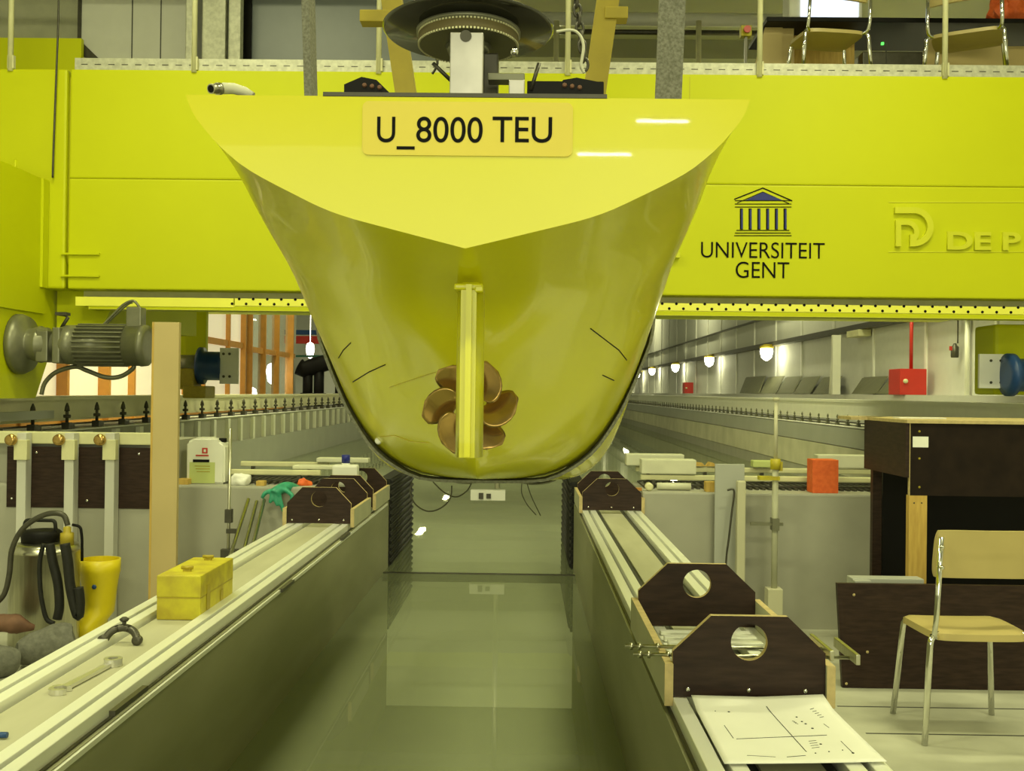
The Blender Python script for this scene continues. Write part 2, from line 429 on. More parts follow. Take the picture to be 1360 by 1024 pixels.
def cable(pts, Y, r, name, mt, parent=None, lab=None, cat=None):
    P = [at(x, y, Y) for x, y in pts]; out = []
    for i in range(len(P) - 1):
        p0, p1, p2, p3 = P[max(i - 1, 0)], P[i], P[i + 1], P[min(i + 2, len(P) - 1)]
        for k in range(6):
            t = k / 6; out.append(.5 * ((2 * p1) + (-p0 + p2) * t + (2 * p0 - 5 * p1 + 4 * p2 - p3) * t * t + (-p0 + 3 * p1 - 3 * p2 + p3) * t ** 3))
    out.append(P[-1])
    mb = MB().tube(out, r, 8)
    if lab: return one(name, mb, mt, lab, cat)
    return cp(mb, name, mt)
cable([(55, 524), (60, 508), (75, 494), (100, 487), (115, 492), (140, 501), (160, 500), (176, 490), (178, 484)], 7.75, .017, 'cable', 'motor_grey')
cable([(135, 434), (150, 418), (165, 404), (178, 400), (186, 410)], 7.85, .010, 'cable', 'motor_grey')
cable([(140, 432), (156, 416), (170, 404), (176, 402)], 7.9, .008, 'cable', 'motor_grey')
# second wheel unit further back at the left
a, b2 = at(237, 404, 12.8), at(283, 470, 12.8)
cp(MB().box(a.x, b2.x - .18, 12.6, 12.9, b2.z - .05, a.z + .3, .02).box(b2.x - .25, b2.x, 12.5, 12.6, at(0, 470, 12.8).z - .05, a.z + .2, .01), 'wheel_girder', 'carriage_yellow')
m = MB().cyl(at(236, 487, 12.5), at(272, 487, 12.5), .14, 20); cp(m, 'electric_motor', 'motor_grey')
q = at(280, 486, 12.4)
m = MB().lathe([(.12, -.14), (.22, -.13), (.22, -.08), (.17, -.07), (.17, .12), (.13, .14)], q, 'X', 28); cp(m, 'motor_flange', 'blue')['label'] = 'dark blue motor flange'
a, b2 = at(292, 462, 12.3), at(316, 510, 12.3)
m = MB().box(a.x, b2.x, 12.3, 12.34, b2.z, a.z, .004); m.m(1)
for px in (297, 305):
    for py in (470, 500): q = at(px, py, 12.3); m.cyl((q.x, 12.31, q.z), (q.x, 12.29, q.z), .016, 8)
cp(m, 'bolted_plate', ['white', 'dark_steel'])['label'] = 'white plate with four bolts'
a, b2 = at(215, 489, 12.2), at(276, 529, 12.2)
c1, c2 = at(246, 503, 12.2), at(276, 529, 12.2)
cp(MB().box(a.x, c1.x + .1, 12.2, 12.5, b2.z + .1, a.z, .02).box(c1.x, c2.x, 12.1, 12.5, c2.z, at(0, 507, 12.2).z - .02, .02), 'wheel_housing', 'ochre')
# emblem and lettering on the beam
def onb(px, py, dy=0): v = at(px, py, YB); return Vector((v.x, YB - dy, v.z))
def lett(name, body, x0, x1, yt, yb, mt, depth=.004, bold=0):
    a, c = onb(x0, yb), onb(x1, yb); t = onb((x0 + x1) / 2, yt)
    o = text_mesh(name, body, a.x, c.x, a.z - (c.x - a.x) * 0, a.z + (onb(x0, yt).z - a.z), YB - .001, mt, beam, depth, bold)
    return o
lett('lettering', 'UNIVERSITEIT', 931, 1095, 321, 342, 'ink', bold=-.006)['label'] = 'black lettering UNIVERSITEIT'
lett('lettering', 'GENT', 977, 1048, 347.5, 369, 'ink', bold=-.006)['label'] = 'black lettering GENT'
m = MB()
def flat(m, pts, dy, th=.003): m.prism([onb(x, y, dy) for x, y in pts], (0, -th, 0))
def strip(m, x0, x1, y0, y1, dy=.001, th=.003): flat(m, [(x0, y0), (x1, y0), (x1, y1), (x0, y1)], dy, th)
m.m(0)
# pediment outline
for a, b2 in (((975, 264), (1013, 249)), ((1013, 249), (1052, 266)),):
    flat(m, [a, b2, (b2[0], b2[1] + 1.6), (a[0], a[1] + 1.6)], .001)
for a, b2 in (((979, 269), (1013, 254.5)), ((1013, 254.5), (1048, 270))):
    flat(m, [a, b2, (b2[0], b2[1] + 1.0), (a[0], a[1] + 1.0)], .001)
for y in (266, 270.5, 274.5): strip(m, 976, 1051, y, y + 1.0)
for y, e in ((305.5, 2), (309, 0), (312.5, -1)): strip(m, 976 + e, 1050 - e, y, y + 1.0)
for k in range(6):
    x = 983 + k * 11.6; strip(m, x - .4, x + 3.6, 277, 305)
m.m(1)
flat(m, [(990, 266), (1013, 255.5), (1039, 266)], .002)
for k in range(6):
    x = 983 + k * 11.6; strip(m, x + 1.2, x + 3.4, 278, 304, .003)
m.build('emblem', ['ink', 'blue_ink'], beam)['label'] = 'dark temple emblem with six columns and a blue pediment'
lett('relief_lettering', 'DE P', 1257, 1354, 308, 331, 'relief_yellow', .02, .03)['label'] = 'raised yellow letters DE P'
m = MB()
def arc(m, cx, cy, r0, r1, a0, a1, sq=1, dy=.001, th=.03):
    n = 14; P = []
    for k in range(n + 1): t = math.radians(a0 + (a1 - a0) * k / n); P.append((cx + r1 * math.cos(t) * sq, cy - r1 * math.sin(t)))
    for k in range(n, -1, -1): t = math.radians(a0 + (a1 - a0) * k / n); P.append((cx + r0 * math.cos(t) * sq, cy - r0 * math.sin(t)))
    for i in range(n):
        flat(m, [P[i], P[i + 1], P[2 * n - i], P[2 * n + 1 - i]], dy, th)
strip(m, 1187, 1212, 276, 284, th=.029); arc(m, 1212, 302, 18, 26, -90, 90)
strip(m, 1188.2, 1204, 293, 299.5, th=.027); arc(m, 1203, 309, 9.5, 16, -50, 90, th=.028); strip(m, 1188, 1195, 293.3, 328, th=.031)
strip(m, 1207, 1213, 312, 328, th=.0295)
for y in (268, 334): strip(m, 1180, 1362, y, y + 1.2, th=.003)
m.build('relief_emblem', 'relief_yellow', beam)['label'] = 'raised yellow D shaped emblem in an outlined panel'
q = at(895, 338, YB); cp(MB().box(q.x - .06, q.x + .04, YB - .05, YB + .01, q.z - .03, q.z + .01), 'lug', 'relief_yellow')
# cable down the beam at the left
cable([(78, -6), (77, 40), (74, 120), (71, 200), (70, 236)], YB - .03, .008, 'cable', 'dark_steel')
# deck with toe board and railing
cp(MB().box(-5.2, 5.2, 8.83, 12.6, 3.70, 3.78), 'deck', 'dark_steel')
a = at(98, 80, YB).x
m = MB().box(a, 5.1, YB + .02, YB + .04, ZB1, ZB1 + .093); m.m(1)
x = a + .05
while x < 5.05:
    m.box(x, x + .05, YB + .018, YB + .02, ZB1 + .040, ZB1 + .046); x += .105
cp(m, 'toe_board', ['checker', 'dark_steel'])
for px in (14, 258, 503, 754, 1009, 1255):
    x = at(px, 80, YB).x
    m = MB().cyl((x, YB + .0, ZB1 - .02), (x, YB + .0, ZB1 + 1.1), .021, 12).box(x - .02, x + .03, YB - .012, YB + .02, ZB1, ZB1 + .10)
    cp(m, 'railing_post', 'pale_bar')
cp(MB().cyl((-5.1, YB, ZB1 + 1.1), (5.1, YB, ZB1 + 1.1), .022, 12), 'handrail', 'pale_bar')
cp(MB().box(-5.2, at(108, 60, 8.9).x, 8.9, 8.95, 3.6, at(0, 50, 8.9).z), 'end_panel', 'carriage_yellow')

# cabin on the carriage, top left
a, c = at(108, 70, 9.0), at(246, 70, 9.0)
m = MB().prism([(a.x, 9.0, 4.28), (a.x + .30, 9.0, 4.02), (c.x, 9.0, 4.02), (c.x, 9.0, 5.6), (a.x, 9.0, 5.6)], (0, 1.4, 0))
m.m(1)
for px in (176, 214): x = at(px, 20, 9.0).x; m.box(x - .004, x + .004, 8.994, 9.01, 4.05, 5.6)
m.m(2).prism([(a.x - .03, 8.985, 4.28), (a.x + .28, 8.985, 4.0), (a.x + .36, 8.985, 4.02), (a.x, 8.985, 4.36)], (0, .05, 0)).box(a.x - .03, a.x, 8.985, 9.03, 4.30, 5.6)
m.m(3).box(-5.2, a.x - .04, 9.3, 9.34, 4.2, 5.6)
one('control_cabin', m, ['hall_wall', 'slot', 'dark_steel', 'ply_grey'], 'pale grey control cabin with a sloping lower corner on the left of the carriage deck', 'cabin')
for i, (x0, x1) in enumerate(((246, 258), (268, 301), (303, 321))):
    a, c = at(x0, 50, 8.7), at(x1, 50, 8.7)
    m = MB().box(a.x, c.x - .012, 8.7, 8.8, 3.86, 5.6, .01)
    one('checker_plate_post', m, 'checker', ('narrow pale post standing against the control cabin', 'wide patterned metal post standing right of the narrow one', 'patterned metal post closest to the blue grey cabinet')[i], 'post', 'patterned posts on the carriage deck')
a, c = at(334, 50, 9.0), at(520, 50, 9.0)
m = MB().box(a.x, c.x + .5, 9.0, 9.8, 3.85, 5.6, .01); m.m(1).box(a.x - .07, a.x, 8.98, 9.05, 3.85, 5.6)
one('equipment_cabinet', m, ['blue_grey', 'black'], 'blue grey equipment cabinet behind the toe board left of the round black disc', 'cabinet')
# pipes behind the carriage, top centre
for py, r, lab, mt in ((26, .075, 'thick pale horizontal pipe behind the carriage railing', 'white_plastic'), (43, .03, 'thin dark horizontal pipe just under the thick pale pipe', 'dark_steel')):
    a = at(720, py, 11.8); c = at(1015, py, 11.8)
    z = (a.z + c.z) / 2
    one('pipe', MB().cyl((a.x - .3, 11.8, z), (c.x + .2, 11.8, z), r, 16), mt, lab, 'pipe')
for px in (739, 928):
    q = at(px, 40, 11.7); one('pipe_support', MB().cyl((q.x, 11.7, 3.781), (q.x, 11.7, q.z + .1), .03, 10), 'pale_bar', 'pale upright support under the thick horizontal pipe, ' + ('beside the black disc' if px < 800 else 'left of the emergency stop'), 'post', 'pipe supports')
a = at(990, 43, 8.9)
m = MB().box(a.x - .045, a.x + .045, 8.85, 8.93, a.z - .045, a.z + .045, .006); m.m(1).lathe([(.02, 0), (.02, -.02), (.03, -.02), (.03, -.04)], (a.x, 8.85, a.z), 'Y', 14)
m.m(2).box(a.x - .01, a.x + .01, 8.87, 8.9, 3.782, a.z - .04)
one('emergency_stop', m, ['tool_yellow', 'red', 'dark_steel'], 'yellow emergency stop box with a red button left of the control desk', 'switch')
# control desk
a, c = at(1020, 25, 9.0), at(1365, 25, 9.0)
zt = at(1190, 26, 9.0).z
d = thing('control_desk', 'long dark topped control desk with beige side panels on the carriage deck', 'desk', (a.x, 9.0, 3.78))
def ch(mb, name, mats, par, **k):
    o = mb.build(name, mats, par, **k); o.matrix_parent_inverse = Matrix.Translation(-Vector(par.location)); return o
ch(MB().box(a.x - .02, c.x + 1.2, 8.95, 9.7, zt - .04, zt, .006), 'desk_top', 'black', d)
l = at(985, 76, 9.1).x
ch(MB().prism([(l, 9.1, 3.78), (l + .35, 9.1, 3.78), (l + .35, 9.1, zt - .04), (l + .20, 9.1, zt - .04)], (0, .03, 0)).box(l + .3, at(1055, 50, 9.1).x, 9.12, 9.15, 3.78, zt - .04), 'side_panel', 'beige_board', d)
ch(MB().box(at(1055, 50, 9.3).x, at(1135, 50, 9.3).x, 9.3, 9.33, 3.78, zt - .04), 'side_panel', 'wood', d)
ch(MB().box(at(1230, 50, 9.1).x, at(1340, 50, 9.1).x, 9.12, 9.15, 3.78, zt - .12), 'side_panel', 'beige_board', d)
ch(MB().box(at(1345, 50, 9.1).x, at(1420, 50, 9.1).x, 9.3, 9.33, 3.78, zt - .12), 'side_panel', 'beige_board', d)
q0, q1 = at(1146, 60, 9.15), at(1226, 60, 9.15)
m = MB().box(q0.x, q1.x, 9.15, 9.6, 3.80, at(0, 50, 9.15).z - .06, .01); m.m(1).box(q0.x + .2, q0.x + .205, 9.145, 9.16, 3.85, 4.45)
q = at(1172, 58, 9.15); m.m(2).box(q.x - .01, q.x + .01, 9.14, 9.16, q.z - .01, q.z + .01)
one('computer', m, ['dark_steel', 'slot', 'green_led'], 'dark computer case with a green light under the control desk', 'computer')
a, c = at(1048, 8, 9.2), at(1146, 8, 9.2)
mon = thing('monitor', 'white monitor with a bright bluish screen standing on the control desk', 'monitor', (a.x, 9.3, zt))
ch(MB().box(a.x, c.x, 9.2, 9.45, zt + .02, zt + .5, .02).box(a.x + .2, c.x - .2, 9.2, 9.45, zt, zt + .03), 'housing', 'white_plastic', mon)
ch(MB().box(a.x + .10, c.x - .04, 9.19, 9.2, zt + .09, zt + .46), 'screen', 'screen', mon)
q0, q1 = at(1235, 20, 9.2), at(1315, 20, 9.2)
one('keyboard', MB().box(q0.x, q1.x, 9.1, 9.3, zt, zt + .04, .008), 'white_plastic', 'flat pale keyboard on the control desk beside the orange jacket', 'keyboard')
q0, q1 = at(1165, 20, 9.2), at(1200, 20, 9.2)
one('paper_stack', MB().box(q0.x, q0.x + .10, 9.1, 9.3, zt, zt + .025, .004).box(q0.x + .13, q1.x, 9.1, 9.3, zt, zt + .03, .004), 'white', 'small white objects between the monitor and the keyboard on the desk', 'papers')
bm_ = bmesh.new(); bmesh.ops.create_icosphere(bm_, subdivisions=4, radius=1)
q = at(1348, 8, 9.25)
from mathutils import noise
for v in bm_.verts:
    n_ = noise.noise(v.co * 2.2) * .35 + noise.noise(v.co * 6) * .1
    c_ = v.co * (1 + n_); v.co = Vector((q.x + c_.x * .20, 9.25 + c_.y * .15, zt + .20 + c_.z * .20)); v.co.z = max(v.co.z, zt)
mj = MB(); mj.bm.free(); mj.bm = bm_
one('jacket', mj, 'orange', 'crumpled orange jacket lying on the right end of the control desk', 'jacket', smooth=True)

# chairs -----------------------------------------------------------------
def round_path(pts, r, n=5):
    P = [Vector(p) for p in pts]; out = [P[0]]
    for i in range(1, len(P) - 1):
        a = (P[i - 1] - P[i]).normalized(); c = (P[i + 1] - P[i]).normalized()
        s = P[i] + a * r; e = P[i] + c * r
        for k in range(n + 1): t = k / n; out.append(s * (1 - t) ** 2 + P[i] * 2 * t * (1 - t) + e * t * t)
    out.append(P[-1]); return out
def make_chair(label, group, seat_m='tan_vinyl'):
    """seat width .42, back at -y, front at +y, feet on z=0"""
    t = thing('chair', label, 'chair', (0, 0, 0), 0, group)
    bm = bmesh.new(); n = 12; W, D = .40, .40; vs = {}
    m = MB()
    for lay in (0, 1):
        for i in range(n + 1):
            for j in range(n + 1):
                u, v = i / n * 2 - 1, j / n * 2 - 1
                k = (1 - .10 * (abs(u) ** 4) * (abs(v) ** 4))
                x = u * W / 2 * k * (1 + .03 * v); y = v * D / 2 * k
                z = .455 - .02 * max(0, (v - .55) / .45) ** 2 - .012 * (1 - u * u) * (1 - v * v) - (.040 if lay else 0)
                if not lay: z -= .012 * max(abs(u), abs(v)) ** 10
                vs[lay, i, j] = m.bm.verts.new((x, y, z))
    for i in range(n):
        for j in range(n):
            for lay in (0, 1):
                m.bm.faces.new([vs[lay, i, j], vs[lay, i + 1, j], vs[lay, i + 1, j + 1], vs[lay, i, j + 1]])
    for i in range(n):
        for a, c in (((i, 0), (i + 1, 0)), ((i, n), (i + 1, n)), ((0, i), (0, i + 1)), ((n, i), (n, i + 1))):
            m.bm.faces.new([vs[0, a[0], a[1]], vs[0, c[0], c[1]], vs[1, c[0], c[1]], vs[1, a[0], a[1]]])
    m.build('seat', seat_m, t, smooth=True)
    m = MB(); vs = {}
    for lay in (0, 1):
        for i in range(n + 1):
            for j in range(n + 1):
                u, v = i / n * 2 - 1, j / n * 2 - 1
                k = 1 - .05 * (abs(u) ** 4) * (abs(v) ** 4)
                x = u * .205 * k; z = .765 + v * .10 * k - .008 * (1 - u * u)*(-1 if v<0 else 0)
                y = -.215 - .035 * (1 - u * u) - .02 * v + (.022 if lay else 0)
                vs[lay, i, j] = m.bm.verts.new((x, y, z))
    for i in range(n):
        for j in range(n):
            for lay in (0, 1):
                m.bm.faces.new([vs[lay, i, j], vs[lay, i + 1, j], vs[lay, i + 1, j + 1], vs[lay, i, j + 1]])
    for i in range(n):
        for a, c in (((i, 0), (i + 1, 0)), ((i, n), (i + 1, n)), ((0, i), (0, i + 1)), ((n, i), (n, i + 1))):
            m.bm.faces.new([vs[0, a[0], a[1]], vs[0, c[0], c[1]], vs[1, c[0], c[1]], vs[1, a[0], a[1]]])
    m.build('backrest', seat_m, t, smooth=True)
    for sx in (-1, 1):
        m = MB().tube(round_path([(sx * .235, -.205, .0), (sx * .212, -.195, .425), (sx * .18, -.17, .437), (sx * .15, -.15, .437)], .03), .0125, 12)
        m.build('leg', 'chrome', t)
        m = MB().tube(round_path([(sx * .215, .215, .0), (sx * .185, .175, .425), (sx * .15, .14, .437)], .03), .0125, 12)
        m.build('leg', 'chrome', t)
        m = MB().tube(round_path([(sx * .15, -.14, .425), (sx * .20, -.20, .43), (sx * .205, -.235, .50), (sx * .198, -.262, .84)], .03), .011, 12)
        for z in (.72, .80): m.lathe([(.004, -.018), (.010, -.012), (.010, 0)], (sx * .199, -.262, z), 'Y', 10)
        m.build('back_post', 'chrome', t)
        MB().cyl((sx * .18, -.17, .432), (sx * .17, .17, .432), .010, 10).build('seat_rail', 'chrome', t)
    return t
near_foot = atz(1228, 990, 0)
ch1 = make_chair('tan vinyl chair with chrome legs standing on the concrete floor at the right', None)
ch1.location = (near_foot.x + .235, near_foot.y + .205, 0)
for px, Y, rz, lab in ((1098, 8.62, .15, 'chrome framed chair behind the railing below the white monitor'), (1285, 8.66, -.5, 'chrome framed chair behind the railing at the right end of the carriage')):
    c = copy_tree(ch1); c['label'] = lab; c['group'] = 'chairs on the carriage deck'
    q = at(px, 50, Y); c.location = (q.x, Y, at(px, 50, Y).z - .44); c.rotation_euler = (0, 0, rz)
    if px == 1098: c.scale = (1.25, 1.0, 1.0)
    else: c.scale = (1.35, 1.0, 1.0)

# ---------------------------------------------------------------- ship model
KB = .083
def cx(Y): return -.0590 - .0106 * (Y - 1)
# key stations: (Y, [(half breadth, height above eye level) from the centre line outwards])
KEYS = [
 (1.00, [(0, .136), (.087, .157), (.172, .175), (.228, .190), (.281, .208), (.325, .226), (.341, .238), (.366, .259), (.3765, .279)]),
 (1.12, [(0, .112), (.05, .118), (.10, .134), (.15, .157), (.20, .185), (.235, .212), (.256, .236), (.266, .256), (.268, .272)]),
 (1.24, [(0, .060), (.045, .072), (.10, .098), (.15, .123), (.20, .155), (.235, .180), (.256, .200), (.267, .220), (.268, .262)]),
 (1.32, [(0, -.105), (.016, -.09), (.022, -.02), (.05, .022), (.11, .062), (.18, .112), (.235, .152), (.266, .196), (.268, .255)]),
 (1.50, [(0, -.124), (.045, -.118), (.085, -.090), (.12, -.050), (.165, -.008), (.21, .050), (.245, .105), (.266, .158), (.268, .24)]),
 (1.70, [(0, -.141), (.085, -.139), (.125, -.127), (.172, -.094), (.207, -.045), (.228, -.004), (.250, .050), (.266, .104), (.268, .223)]),
 (1.95, [(0, -.162), (.14, -.160), (.190, -.143), (.218, -.118), (.236, -.085), (.250, -.045), (.262, -.010), (.267, .020), (.268, .202)]),
 (2.40, [(0, -.199), (.17, -.199), (.215, -.190), (.238, -.170), (.252, -.150), (.262, -.125), (.266, -.100), (.268, -.06), (.268, .165)]),
 (3.30, [(0, -.274), (.20, -.274), (.235, -.268), (.252, -.255), (.262, -.240), (.268, -.220), (.268, -.19), (.268, -.10), (.268, .09)]),
 (4.20, [(0, -.349), (.12, -.349), (.17, -.340), (.20, -.320), (.215, -.290), (.228, -.25), (.238, -.20), (.248, -.11), (.256, .016)]),
 (5.10, [(0, -.420), (.006, -.415), (.010, -.39), (.012, -.35), (.014, -.30), (.016, -.24), (.022, -.18), (.04, -.10), (.07, -.058)]),
]
KEYS[0] = (1.00, [(h if h < .27 else .268, z) for h, z in [(0, .136), (.062, .1515), (.1235, .168), (.168, .188), (.2085, .2095), (.232, .228), (.2465, .243), (.262, .263), (.2685, .280)]])
def resample(P, n=26):
    P = [Vector((a, c)) for a, c in P]
    # Catmull-Rom through the points, then even spacing
    Q = []
    for i in range(len(P) - 1):
        p0, p1, p2, p3 = P[max(i - 1, 0)], P[i], P[i + 1], P[min(i + 2, len(P) - 1)]
        for k in range(10):
            t = k / 10; Q.append(.5 * ((2 * p1) + (-p0 + p2) * t + (2 * p0 - 5 * p1 + 4 * p2 - p3) * t * t + (-p0 + 3 * p1 - 3 * p2 + p3) * t ** 3))
    Q.append(P[-1]); L = [0]
    for i in range(1, len(Q)): L.append(L[-1] + (Q[i] - Q[i - 1]).length)
    out = []
    for k in range(n + 1):
        d = L[-1] * k / n; j = 0
        while j < len(L) - 2 and L[j + 1] < d: j += 1
        t = (d - L[j]) / max(1e-9, L[j + 1] - L[j]); out.append(Q[j].lerp(Q[j + 1], min(1, t)))
    out[0] = P[0]; out[-1] = P[-1]
    return out
NS = 26
RS = [(y, resample(p, NS)) for y, p in KEYS]
def hermite(Y, vals):
    ys = [r[0] for r in RS]; i = 0
    while i < len(ys) - 2 and ys[i + 1] <= Y: i += 1
    h = ys[i + 1] - ys[i]; t = (Y - ys[i]) / h
    def slope(k):
        if k == 0: return (vals[1] - vals[0]) / (ys[1] - ys[0])
        if k == len(ys) - 1: return (vals[-1] - vals[-2]) / (ys[-1] - ys[-2])
        a = (vals[k] - vals[k - 1]) / (ys[k] - ys[k - 1]); c = (vals[k + 1] - vals[k]) / (ys[k + 1] - ys[k])
        return 0 if a * c <= 0 else 2 * a * c / (a + c)
    m0, m1 = slope(i) * h, slope(i + 1) * h
    return (2 * t ** 3 - 3 * t * t + 1) * vals[i] + (t ** 3 - 2 * t * t + t) * m0 + (-2 * t ** 3 + 3 * t * t) * vals[i + 1] + (t ** 3 - t * t) * m1
def section(Y):
    out = []
    for j in range(NS + 1):
        hb = hermite(Y, [r[1][j].x for r in RS]); z = hermite(Y, [r[1][j].y for r in RS])
        out.append((max(0, min(hb, .2685)), z))
    return out
Ys = []
y = 1.0
while y < 5.1: Ys.append(y); y += .02
Ys.append(5.1)
ship = thing('ship_model', 'glossy yellow container ship model hanging stern first, labelled U_8000 TEU', 'ship model', (cx(1), 1.0, EYE.z))
def sp(mb, name, mats, parent=None, **k):
    o = mb.build(name, mats, parent, **k)
    if parent is None: o.parent = ship; o.matrix_parent_inverse = Matrix.Translation(-Vector(ship.location))
    return o
SEC = [section(Y) for Y in Ys]
for it in range(14):
    N2 = [list(q) for q in SEC]
    for i in range(1, len(SEC) - 1):
        if Ys[i + 1] - Ys[i] > .05 and Ys[i] > 4.9: continue
        for j in range(0, NS + 1):
            w_ = .5
            a_, b_ = SEC[i - 1][j], SEC[i + 1][j]
            q = ((a_[0] + b_[0]) / 2, (a_[1] + b_[1]) / 2)
            if 0 < j < NS: q = ((q[0] + (SEC[i][j - 1][0] + SEC[i][j + 1][0]) / 2) / 2, (q[1] + (SEC[i][j - 1][1] + SEC[i][j + 1][1]) / 2) / 2)
            N2[i][j] = (SEC[i][j][0] * (1 - w_) + q[0] * w_, SEC[i][j][1] * (1 - w_) + q[1] * w_)
    SEC = N2
m = MB(); rings = []
for Y, sec in zip(Ys, SEC):
    c = cx(Y); z0 = EYE.z
    ring = [Vector((c - h, Y, z0 + z)) for h, z in reversed(sec[1:])] + [Vector((c, Y, z0 + sec[0][1]))] + [Vector((c + h, Y, z0 + z)) for h, z in sec[1:]]
    rings.append([m.bm.verts.new(p) for p in ring])
for i in range(len(rings) - 1):
    for k in range(len(rings[0]) - 1):
        f = m.bm.faces.new((rings[i][k], rings[i][k + 1], rings[i + 1][k + 1], rings[i + 1][k])); f.smooth = True
    f = m.bm.faces.new((rings[i][0], rings[i + 1][0], rings[i + 1][-1], rings[i][-1]))
m.bm.faces.new(rings[0]); m.bm.faces.new(rings[-1][::-1])
m.bm.normal_update()
bvh = BVHTree.FromBMesh(m.bm)
# crisp transom knuckle
for e in m.bm.edges:
    if len(e.link_faces) == 2 and e.calc_face_angle(0) > math.radians(35): e.smooth = False
hull = sp(m, 'hull', 'hull_yellow')
def onhull(px, py):
    d = ray(px, py).normalized(); h = bvh.ray_cast(EYE, d)
    return (h[0] + (h[1] if h[1].dot(d) < 0 else -h[1]) * .0006, h[1]) if h[0] else (at(px, py, 1.7), None)
def hull_line(name, pts, r, mt, lab=None):
    P = []
    for i in range(len(pts) - 1):
        for k in range(6): t = k / 6; P.append(onhull(pts[i][0] * (1 - t) + pts[i + 1][0] * t, pts[i][1] * (1 - t) + pts[i + 1][1] * t)[0])
    P.append(onhull(*pts[-1])[0])
    o = sp(MB().tube(P, r, 6), name, mt, hull)
    if lab: o['label'] = lab
    return o
for pts in ([(512, 484), (490, 494), (469, 507)], [(466, 455), (456, 465), (450, 475)], [(784, 436), (805, 452), (822, 465), (832, 478)], [(800, 498), (815, 505)]):
    hull_line('pencil_mark', pts, .0007, 'ink', 'thin black line drawn on the hull')
hull_line('seam_line', [(505, 580), (525, 578), (545, 586), (570, 588)], .0005, 'label_yellow')
hull_line('seam_line', [(518, 514), (560, 500), (600, 488)], .0004, 'label_yellow')
for r_ in ([(710, 595), (740, 590), (765, 598), (775, 607)], [(708, 612), (735, 615), (752, 622)], [(786, 600), (795, 612), (800, 622)]):
    pass
q, n_ = onhull(503, 585)
sp(MB().lathe([(.004, -.004), (.006, 0), (.004, .004)], q, 'Y', 14), 'button', 'white_plastic', hull)['label'] = 'small pale round button'
# name label on the transom
def ont(px, py, dy=0): v = at(px, py, 1.0); return Vector((v.x, 1.0 - dy, v.z))
a, c = ont(481, 206), ont(761, 137)
pl = MB(); rr = .006; P = []
for (qx, qz, a0) in ((c.x - rr, c.z - rr, 0), (a.x + rr, c.z - rr, 90), (a.x + rr, a.z + rr, 180), (c.x - rr, a.z + rr, 270)):
    for k in range(6): t = math.radians(a0 + k * 18); P.append((qx + rr * math.cos(t), .9985, qz + rr * math.sin(t)))
pl.prism(P, (0, .0018, 0))
lab = sp(pl, 'name_label', 'label_yellow', hull); lab['label'] = 'orange yellow rounded label with the model name in black'
def tl(body, x0, x1, yt, yb):
    A, B = ont(x0, yb), ont(x1, yb); T = ont(x0, yt)
    return text_mesh('lettering', body, A.x, B.x, A.z, T.z, .9984, 'ink', lab, .0004, .004)
tl('U', 501, 525, 155.5, 189); tl('8000', 553, 641, 155.5, 189); tl('TEU', 654, 733, 155.5, 189)
A, B = ont(527, 199), ont(551, 195)
MB().box(A.x, B.x, .9980, .9984, A.z, B.z).build('underscore', 'ink', lab)
# deck edge strip
A, B = at(430, 126, 1.004), at(806, 122.5, 1.004)
sp(MB().box(A.x, B.x, 1.0, 1.02, 1.6695, A.z + .0018), 'edge_strip', 'dark_steel')
sp(MB().prism([(-.315, 1.02, 1.6692), (.195, 1.02, 1.6692), (.175, 3.0, 1.6692 - KB * 1.98), (-.335, 3.0, 1.6692 - KB * 1.98)], (0, 0, .006)), 'deck_board', 'dark_steel')
# rudder
YR = 1.085
rx = at(622, 500, YR).x; rt = at(622, 384, YR).z; rb = at(622, 609, YR).z
m = MB(); n = 14
sec = []
for k in range(n + 1): t = k / n; sec.append((.0135 * (1.45 * math.sqrt(t) - .63 * t - .76 * t * t + .0 * t ** 3) / .46 * .92 if t < 1 else .0012, YR + .056 - .056 * t))
poly = [(rx + h, y_) for h, y_ in sec] + [(rx - h, y_) for h, y_ in sec[::-1][:-1]]
fr = [m.bm.verts.new((x_, y_, rb)) for x_, y_ in poly]; to = [m.bm.verts.new((x_, y_ , rt)) for x_, y_ in poly]
for k in range(len(poly)):
    f = m.bm.faces.new((fr[k], fr[(k + 1) % len(poly)], to[(k + 1) % len(poly)], to[k])); f.smooth = True
m.bm.faces.new(fr[::-1]); m.bm.faces.new(to)
rud = sp(m, 'rudder', 'hull_yellow')
m = MB().box(rx - .0030, rx + .0030, YR - .010, YR + .01, rb + .002, rt + .004).box(rx - .0085, rx + .0075, YR - .002, YR + .004, rb + .001, rt)
m.build('trailing_edge', 'hull_yellow', rud)
A, B = at(603, 392, YR), at(642, 377, YR)
m = MB().box(A.x, B.x, YR - .004, YR + .05, rt - .001, B.z, .002).box(rx + .006, B.x, YR - .006, YR + .01, rt - .003, B.z - .003, .001)
m.build('rudder_head', 'hull_yellow', rud)
MB().cyl((rx, YR + .03, rt), (rx, YR + .03, 1.505), .012, 16).build('rudder_stock', 'hull_yellow', rud)
